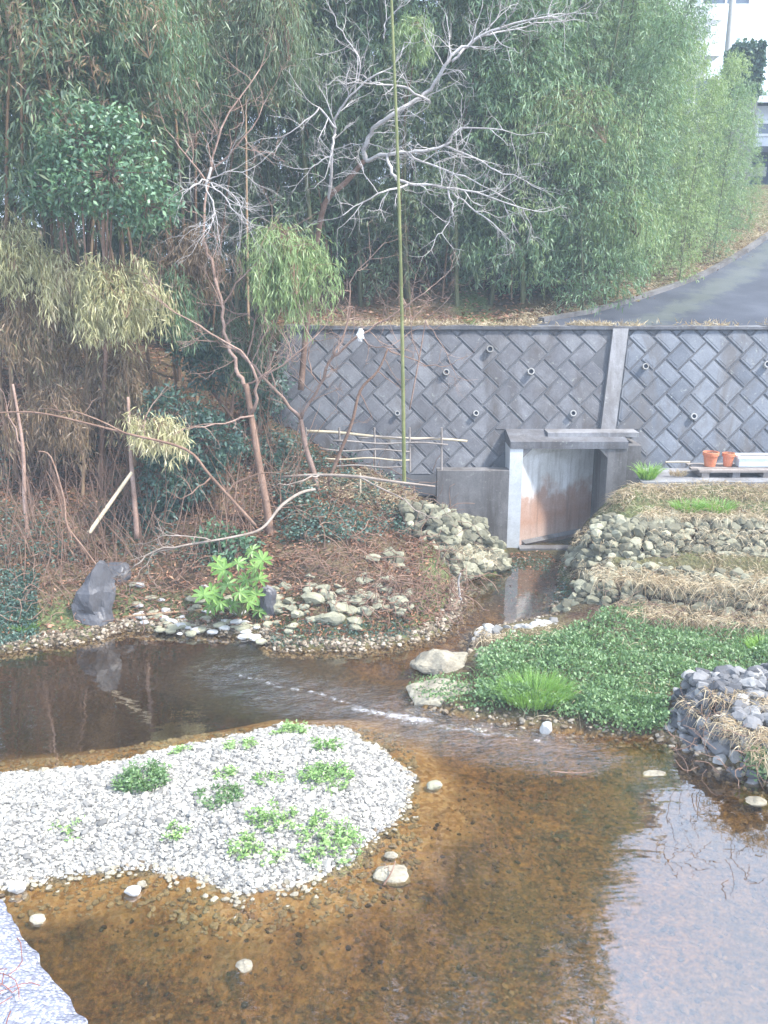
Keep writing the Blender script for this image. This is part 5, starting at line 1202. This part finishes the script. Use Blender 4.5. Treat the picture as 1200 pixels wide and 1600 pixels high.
# 3 spray of stiff pale twigs
bare_tree('bare_shrub', 'spray of stiff white dead twigs tangled high left of centre', [(330, 262, 10.9, .016), (325, 280, 10.85, .016), (320, 292, 10.8, .014)],
  [[(322, 282, 10.8, .010), (300, 290, 10.7, .008), (288, 305, 10.6, .004)], [(325, 285, 10.8, .010), (345, 300, 10.7, .008), (365, 330, 10.6, .005)], [(322, 290, 10.8, .009), (335, 325, 10.6, .007), (328, 350, 10.5, .004)], [(325, 280, 10.8, .009), (350, 270, 10.8, .006), (400, 262, 10.8, .003)],
   [(330, 285, 10.8, .009), (370, 310, 10.8, .006), (385, 350, 10.7, .003)]], 'bark_pale', .42, 2, .07, .14, -.02, cat='dead twigs', twr=.004)
# 4 forked tree in front of the wall
bare_tree('bare_tree', 'slender forked bare tree standing in front of the dark end of the wall', [(500, 800, 11.3, .045), (492, 745, 11.4, .038), (478, 700, 11.45, .034), (470, 655, 11.5, .03)],
  [[(470, 655, 11.5, .024), (430, 610, 11.3, .02), (385, 565, 11.2, .017), (330, 520, 11.1, .013), (270, 480, 11.0, .009), (245, 455, 10.9, .005)],
   [(470, 655, 11.5, .022), (500, 600, 11.4, .02), (520, 560, 11.3, .018), (560, 525, 11.2, .014), (620, 488, 11.1, .010), (672, 450, 11.0, .005)],
   [(385, 565, 11.2, .013), (395, 500, 11.2, .010), (340, 480, 11.1, .006), (250, 460, 11.0, .003)],
   [(520, 560, 11.3, .014), (545, 500, 11.3, .011), (550, 440, 11.3, .007), (600, 380, 11.2, .003)],
   [(430, 610, 11.3, .012), (420, 540, 11.4, .009), (440, 480, 11.5, .005)],
   [(560, 525, 11.2, .010), (600, 545, 11.0, .007), (640, 520, 11.0, .004)],
   [(500, 600, 11.4, .010), (480, 560, 11.5, .008), (500, 510, 11.5, .004)]], 'bark_red', .42, 2, .17, .25, .05, twr=.005)
bare_tree('bare_tree', 'thin pale bare stem leaning right in front of the wall', [(512, 755, 11.6, .026), (530, 710, 11.6, .024), (550, 660, 11.6, .021), (563, 610, 11.6, .019), (590, 580, 11.6, .015), (606, 545, 11.6, .011)],
  [[(590, 580, 11.6, .008), (615, 600, 11.5, .004)], [(563, 615, 11.6, .008), (580, 655, 11.5, .004), (560, 660, 11.5, .003)], [(606, 545, 11.6, .010), (640, 560, 11.5, .008), (690, 575, 11.4, .005), (720, 560, 11.4, .003)], [(600, 560, 11.6, .006), (625, 600, 11.5, .003)]], 'bark_grey', .22, 1, .25, .25, .02, twr=.003)
bare_tree('bare_tree', 'thin reddish bare sapling with upright twigs in front of the verge', [(640, 640, 12.4, .012), (655, 560, 12.4, .010), (665, 500, 12.4, .008)], [[(655, 560, 12.4, .008), (640, 500, 12.3, .006), (650, 430, 12.3, .003)], [(665, 500, 12.4, .007), (690, 540, 12.3, .005), (715, 590, 12.3, .003)], [(665, 500, 12.4, .006), (700, 470, 12.3, .003)]], 'bark_red', .4, 2, .18, .22, .08, twr=.004)
# 5 slender trunk, upper left
bare_tree('bare_tree', 'slender pinkish grey tree stem slanting in the upper left corner', [(100, 420, 11.4, .022), (85, 300, 11.3, .021), (62, 220, 11.2, .019), (40, 140, 11.2, .017), (10, 20, 11.1, .013), (0, -30, 11.1, .012)], [[(50, 180, 11.2, .010), (30, 120, 11.1, .007), (5, 90, 11.1, .004)], [(55, 190, 11.2, .009), (75, 140, 11.1, .006), (60, 150, 11.1, .003)], [(30, 100, 11.2, .009), (60, 40, 11.1, .004)]], 'bark_red', .4, 1, .3, .2, .1)
bare_tree('bare_tree', 'brown leafless stem standing left of the leaning dead pole', [(45, 850, 10.0, .026), (38, 780, 10.1, .024), (36, 700, 10.2, .02), (20, 600, 10.3, .013)], [[(36, 700, 10.2, .012), (10, 640, 10.2, .006)]], 'bark_red', .35, 1, .4)
bare_tree('bare_tree', 'short straight brown trunk just right of the leaning dead pole', [(214, 842, 10.1, .032), (210, 780, 10.2, .03), (205, 720, 10.3, .026), (200, 620, 10.4, .016)], [[(205, 700, 10.3, .012), (230, 640, 10.2, .006)]], 'bark_red', .35, 1, .4)
# fallen / reaching branches
def fallen(label, paths, bark='bark_pale', **kw):
    return bare_tree('fallen_branch', label, paths[0], paths[1:], bark, cat='branch', **kw)
fallen('long pale dead branch sweeping low over the left bank', [[(492, 765, 10.5, .018), (470, 770, 10.3, .019), (440, 790, 10.0, .018), (410, 825, 9.8, .016), (370, 838, 9.6, .014), (300, 850, 9.5, .011)], [(300, 850, 9.5, .012), (240, 862, 9.4, .009), (205, 890, 9.3, .005)], [(330, 845, 9.5, .010), (270, 835, 9.5, .006), (225, 850, 9.5, .003)], [(300, 850, 9.5, .009), (235, 870, 9.4, .005), (215, 905, 9.3, .003)]], bark='bark_lt', twl=.22, depth=1, per=.12, twr=.003)
fallen('pale dead branch lying on the left mound above the stones', [[(440, 745, 10.9, .014), (500, 742, 10.8, .018), (560, 745, 10.7, .02), (610, 752, 10.6, .018), (680, 760, 10.6, .010)], [(560, 745, 10.7, .012), (620, 775, 10.4, .009), (670, 810, 10.3, .005)], [(500, 742, 10.8, .012), (470, 752, 10.6, .008), (430, 760, 10.5, .004)]], bark='bark_lt', twl=.2, depth=1, per=.2, twr=.003)
fallen('long thin bare branch reaching in from the left photo edge', [[(-60, 655, 9.8, .006), (0, 645, 9.8, .008), (60, 645, 9.8, .010), (130, 660, 9.8, .011), (200, 678, 9.8, .013), (290, 702, 9.8, .015), (330, 745, 9.8, .016), (400, 822, 9.8, .018)], [(200, 678, 9.8, .011), (130, 648, 9.7, .008), (70, 640, 9.7, .004)], [(330, 745, 9.8, .011), (290, 778, 9.7, .006), (270, 775, 9.7, .003)], [(353, 768, 9.8, .011), (390, 745, 9.8, .008), (440, 738, 9.8, .004)]], bark='bark_grey', twl=.25, depth=1, per=.22, twr=.004)
fallen('curved thin dead vine stem drooping to the small dark boulder', [[(60, 705, 9.8, .008), (80, 715, 9.8, .009), (100, 780, 9.7, .010), (105, 820, 9.6, .011), (130, 855, 9.5, .010), (158, 892, 9.4, .008)], [(105, 820, 9.6, .007), (115, 850, 9.5, .004)]], bark='bark_grey', twl=.15, depth=0, per=.3, twr=.003)
fallen('forked bleached root standing in the channel below the stone mound', [[(700, 965, 9.9, .02), (708, 945, 9.9, .018), (718, 930, 9.9, .015), (716, 910, 9.9, .011), (720, 895, 9.9, .007)], [(718, 930, 9.9, .010), (722, 955, 9.85, .008), (724, 968, 9.8, .005)]], twl=.1, depth=0, per=.3, twr=.003)
fallen('small white twig lying on the green ground cover', [[(1000, 1045, 7.95, .004), (1008, 1036, 7.95, .005), (996, 1020, 8.0, .004)], [(1006, 1036, 7.95, .004), (1002, 1018, 7.95, .002)]], twl=.06, depth=0, per=.3, twr=.002)
fallen('dark sunken curved twig in the right part of the brown water', [[(860, 1205, 6.2, .004), (900, 1208, 6.2, .005), (930, 1204, 6.2, .003)], [(900, 1208, 6.2, .003), (890, 1203, 6.2, .002)]], bark='bark_grey', twl=.05, depth=0, per=.5, twr=.002)
fallen('brown stick lying on the algae stone beside the gravel bar', [[(598, 1385, 4.9, .006), (612, 1362, 4.95, .005), (618, 1345, 5.0, .003)], [(612, 1362, 4.95, .004), (602, 1350, 5.0, .002)]], bark='bark_grey', twl=.04, depth=0, per=.5, twr=.002)

# the long straight green culm
def culm_pole(name, label, a, b, r0, r1, mat, cat, nodes=.4):
    L = (b - a).length; n = max(3, int(L / nodes)); pts, rad = [], []
    for k in range(n + 1):
        t = k / n; r_ = r0 + (r1 - r0) * t
        for dt, f in ((-.012, 1.0), (0, 1.2), (.012, 1.0)):
            tt = min(max(t + dt / L, 0), 1); pts.append(a.lerp(b, tt) + Vector((.006 * L * math.sin(tt * 3.1) * (1 if L > 3 else 0), 0, 0))); rad.append(r_ * f)
    pts = [p for i, p in enumerate(pts) if i == 0 or (p - pts[i - 1]).length > 1e-4]; rad = rad[:len(pts)]
    mb = MB(); mb.tube(pts, rad, 12, True); return tag(center(mb.build(name, M[mat], smooth=True)), label, cat)
b_ = at(631, 738, 10.9); t_ = at(604, -160, 10.9)
culm_pole('bamboo_pole', 'single long straight green bamboo culm standing before the wall', b_ + Vector((.005, 0, -.15)), t_, .022, .012, 'culm_green', 'bamboo pole')
culm_pole('bamboo_pole', 'short pale cut bamboo pole leaning on the left bank', at(139, 833, 9.7), at(206, 738, 10.1), .022, .018, 'culm_cut', 'bamboo pole', .3)
culm_pole('bamboo_stub', 'orange brown cut bamboo stub sticking up left of the stone mound', on_ground(497, 850), at(487, 822, 10.45), .014, .013, 'culm_cut', 'bamboo stub', .2)
culm_pole('bamboo_pole', 'thin bamboo pole lying along the waterline above the pale shore stones', at(200, 963, 9.25), at(345, 950, 9.35), .012, .010, 'culm_br', 'bamboo pole', .3)
culm_pole('bamboo_stub', 'upright pale cut stub below the slatted pole fence', at(563, 770, 11.3), at(563, 740, 11.3), .012, .012, 'culm_cut', 'bamboo stub', .2)

# white scrap caught on a branch
c = at(563, 523, 11.15); mb = MB()
V, F = ICO[3]; V = V.copy()
prof = .045 * (1 - .38 * V[:, 2:3].clip(0, 1)); X = V.copy(); X[:, :2] *= prof * (1 + .25 * np.sin(V[:, 2:3] * 7 + V[:, 0:1] * 6)); X[:, 2] = V[:, 2] * .085; X += .006 * np.sin(V * 17)
mb.add(X + np.array(c), F); o = mb.build('plastic_scrap', M['white_plastic'], smooth=False); tag(center(o), 'white scrap of plastic caught on a bare branch above the wall', 'litter')

mb = MB(); P = []
e0 = atz(20, 1575, .12)
for k in range(46):
    b = Vector((e0.x + random.uniform(-.34, -.06), e0.y + random.uniform(-.22, .16), 0)); b.z = .10 + .1 * random.random()
    q = b.copy(); pts = [q.copy()]; d = Vector((random.gauss(0, 1), random.gauss(0, 1), .5)).normalized()
    for _ in range(5): d = (d + Vector(rng.normal(size=3)) * .45).normalized(); q = q + d * .05; q.z = max(q.z, .08); pts.append(q.copy())
    mb.tube(pts, .0028, 4, False); P += [tuple(v) for v in pts[1:]]
o = tag(center(mb.build('dead_vine', M['vine_red'], smooth=True)), 'reddish brown dead vine tangled on the pebbled concrete apron', 'dead vine')
# ------------------------------------------------------------------ far right: ivy pillar, houses, utility pole
x0, x1 = at(1141, 200, 22).x, at(1183, 200, 22).x
pil = thing('concrete_pillar', 'square grey concrete pillar with an ivy covered head beside the road', 'pillar', ((x0 + x1) / 2, 22.3, 5.5))
mb = MB(); mb.quads_box(x0, x1 - .05, 22, 22.6, 4.8, 8.6); mb.build('shaft', M['conc'], pil)
lf = MB(); n = 5200; P = np.column_stack([rng.uniform(x0 - .03, x1 - .02, n), rng.uniform(21.85, 22.75, n), rng.uniform(7.75, 8.85, n)]); q = (np.abs(P[:, 0] - (x0 + x1) / 2) > .26) | (P[:, 1] < 22.02) | (P[:, 2] > 8.55); P = P[q]
leaf_batch(lf, P, rng.normal(size=P.shape) + [0, -.3, -.5], .12, .09, .1); lf.build('ivy', M['ever_bl'], pil)
def window(th, xa, xb, y, za, zb, bars=1, face=-1):
    f = MB(); t = .06
    for (a, b, c, d) in ((xa, xb, zb - t, zb), (xa, xb, za, za + t), (xa, xa + t, za + t, zb - t), (xb - t, xb, za + t, zb - t)): f.quads_box(a, b, y - .05, y + .02, c, d)
    for k in range(bars): x = xa + (xb - xa) * (k + 1) / (bars + 1); f.quads_box(x - .025, x + .025, y - .045, y + .02, za + t, zb - t)
    w_ = f.build('window', M['white_plastic'], th); g = MB(); g.quads_box(xa + t * .9, xb - t * .9, y - .02, y - .004, za + t * .9, zb - t * .9); g.build('pane', M['glass'], w_)
# house behind the grove
hs = thing('house', 'tall pale house with banded upper walls half hidden behind the grove', 'house', (8.4, 29, 5.5)); y = 27.5; xa, xb = at(930, 30, 27.5).x, at(1112, 30, 27.5).x
mb = MB(); mb.quads_box(xa, xb, y, y + 6, 5.0, 14.5); mb.build('wall', M['render_pale'], hs)
for z in (9.6, 10.5):
    mb = MB(); mb.quads_box(xa - .3, xb + .1, y - .7, y - .003, z, z + .16); mb.build('balcony_slab', M['render_pale'], hs)
    mb = MB()
    for k in range(3): mb.quads_box(xa - .28, xb + .1, y - .69, y - .65, z + .3 + k * .22, z + .34 + k * .22)
    mb.build('railing', M['white_plastic'], hs)
for k in range(2): window(hs, xa + .6 + k * 2.3, xa + 2.0 + k * 2.3, y, 8.0, 9.2)
for k in range(2): window(hs, xa + .6 + k * 2.3, xa + 2.0 + k * 2.3, y, 11.0, 12.4)
mb = MB(); mb.quads_box(xa - .5, xb + .5, y - .9, y + 6.5, 14.502, 14.8); mb.build('roof', M['roof'], hs)
# carport house, right edge
h2 = thing('house', 'white house at the far right edge with dark garage opening below windows', 'house', (13.6, 27, 5.8)); y = 26.5; xa = at(1172, 200, 26.5).x; xb = xa + 7
zt, zm = at(1180, 196, 26.5).z, at(1180, 240, 26.5).z
mb = MB(); mb.quads_box(xa, xb, y, y + 6, zm, zt + .5); mb.build('upper_wall', M['render_pale'], h2)
mb = MB(); mb.quads_box(xa, xb, y + .5, y + 6, 5.0, zm - .003); mb.build('garage', M['dark_fill'], h2)  # closed box in dark blue stands in for the open carport
window(h2, xa + .15, xa + 1.1, y, zm + .45, zt + .1); window(h2, xa + 1.5, xa + 2.6, y, zm + .45, zt + .1)
mb = MB(); V = [(xa - .4, y - .5, zt + .502), (xb, y - .5, zt + .502), (xb, y + 3, zt + 1.3), (xa - .4, y + 3, zt + 1.3), (xa - .4, y + 6.5, zt + .502), (xb, y + 6.5, zt + .502)]; mb.add(V, [(0, 1, 2, 3), (3, 2, 5, 4)]); mb.add([V[0], V[3], V[4]], [(0, 1, 2)]); mb.build('roof', M['roof'], h2)
mb = MB(); mb.quads_box(xa - .1, xb, y - 1.1, y - .002, zm - .1, zm + .05); mb.build('awning', M['dark'], h2)
for x in (xa + .62, xa + 2.4):
    mb = MB(); mb.quads_box(x, x + .12, y - 1.0, y - .9, 5.0, zm - .102); mb.build('post', M['teal'], h2)
mb = MB(); mb.quads_box(xa + .15, xa + .75, y + .42, y + .497, zm - .55, zm - .3); mb.build('sign_panel', M['white_plastic'], h2)
mb = MB(); a = at(1137, 80, 24); mb.tube([(a.x, 24, 5.2), (a.x, 24, 9), (a.x + .02, 24, 13.5)], [.09, .08, .065], 12); o = mb.build('utility_pole', M['pole'], smooth=True); tag(center(o), 'slim pale utility pole rising into the white sky', 'utility pole')
shrub('roadside_tree', 'rounded green tree behind the white house at the right edge', [((15.2, 35, 9.2), (2.0, 1.6, 1.3)), ((17, 35, 9.6), (1.8, 1.5, 1.4)), ((14, 35.5, 8.6), (1.3, 1.3, 1.0))], (15.5, 35, 6.2), 7000, 'bam_mid', Ll=.28, Wl=.14)

# ------------------------------------------------------------------ haze
if VEIL:
    hzb = MB(); hzb.quads_box(-60, 60, -12, 70, -3.0, 17.0)  # volume added to mimic the veiling glare of the lens
    m, n, out = _mat('veil'); pv = N(n, 'ShaderNodeVolumePrincipled'); pv.inputs['Density'].default_value = VEIL; pv.inputs['Color'].default_value = (.70, .85, 1, 1); pv.inputs['Anisotropy'].default_value = 0
    n.links.new(pv.outputs[0], out.inputs['Volume'])
    tag(hzb.build('veil', m), 'pale bluish haze added over the scene to stand in for lens glare', 'veil', kind='stuff')
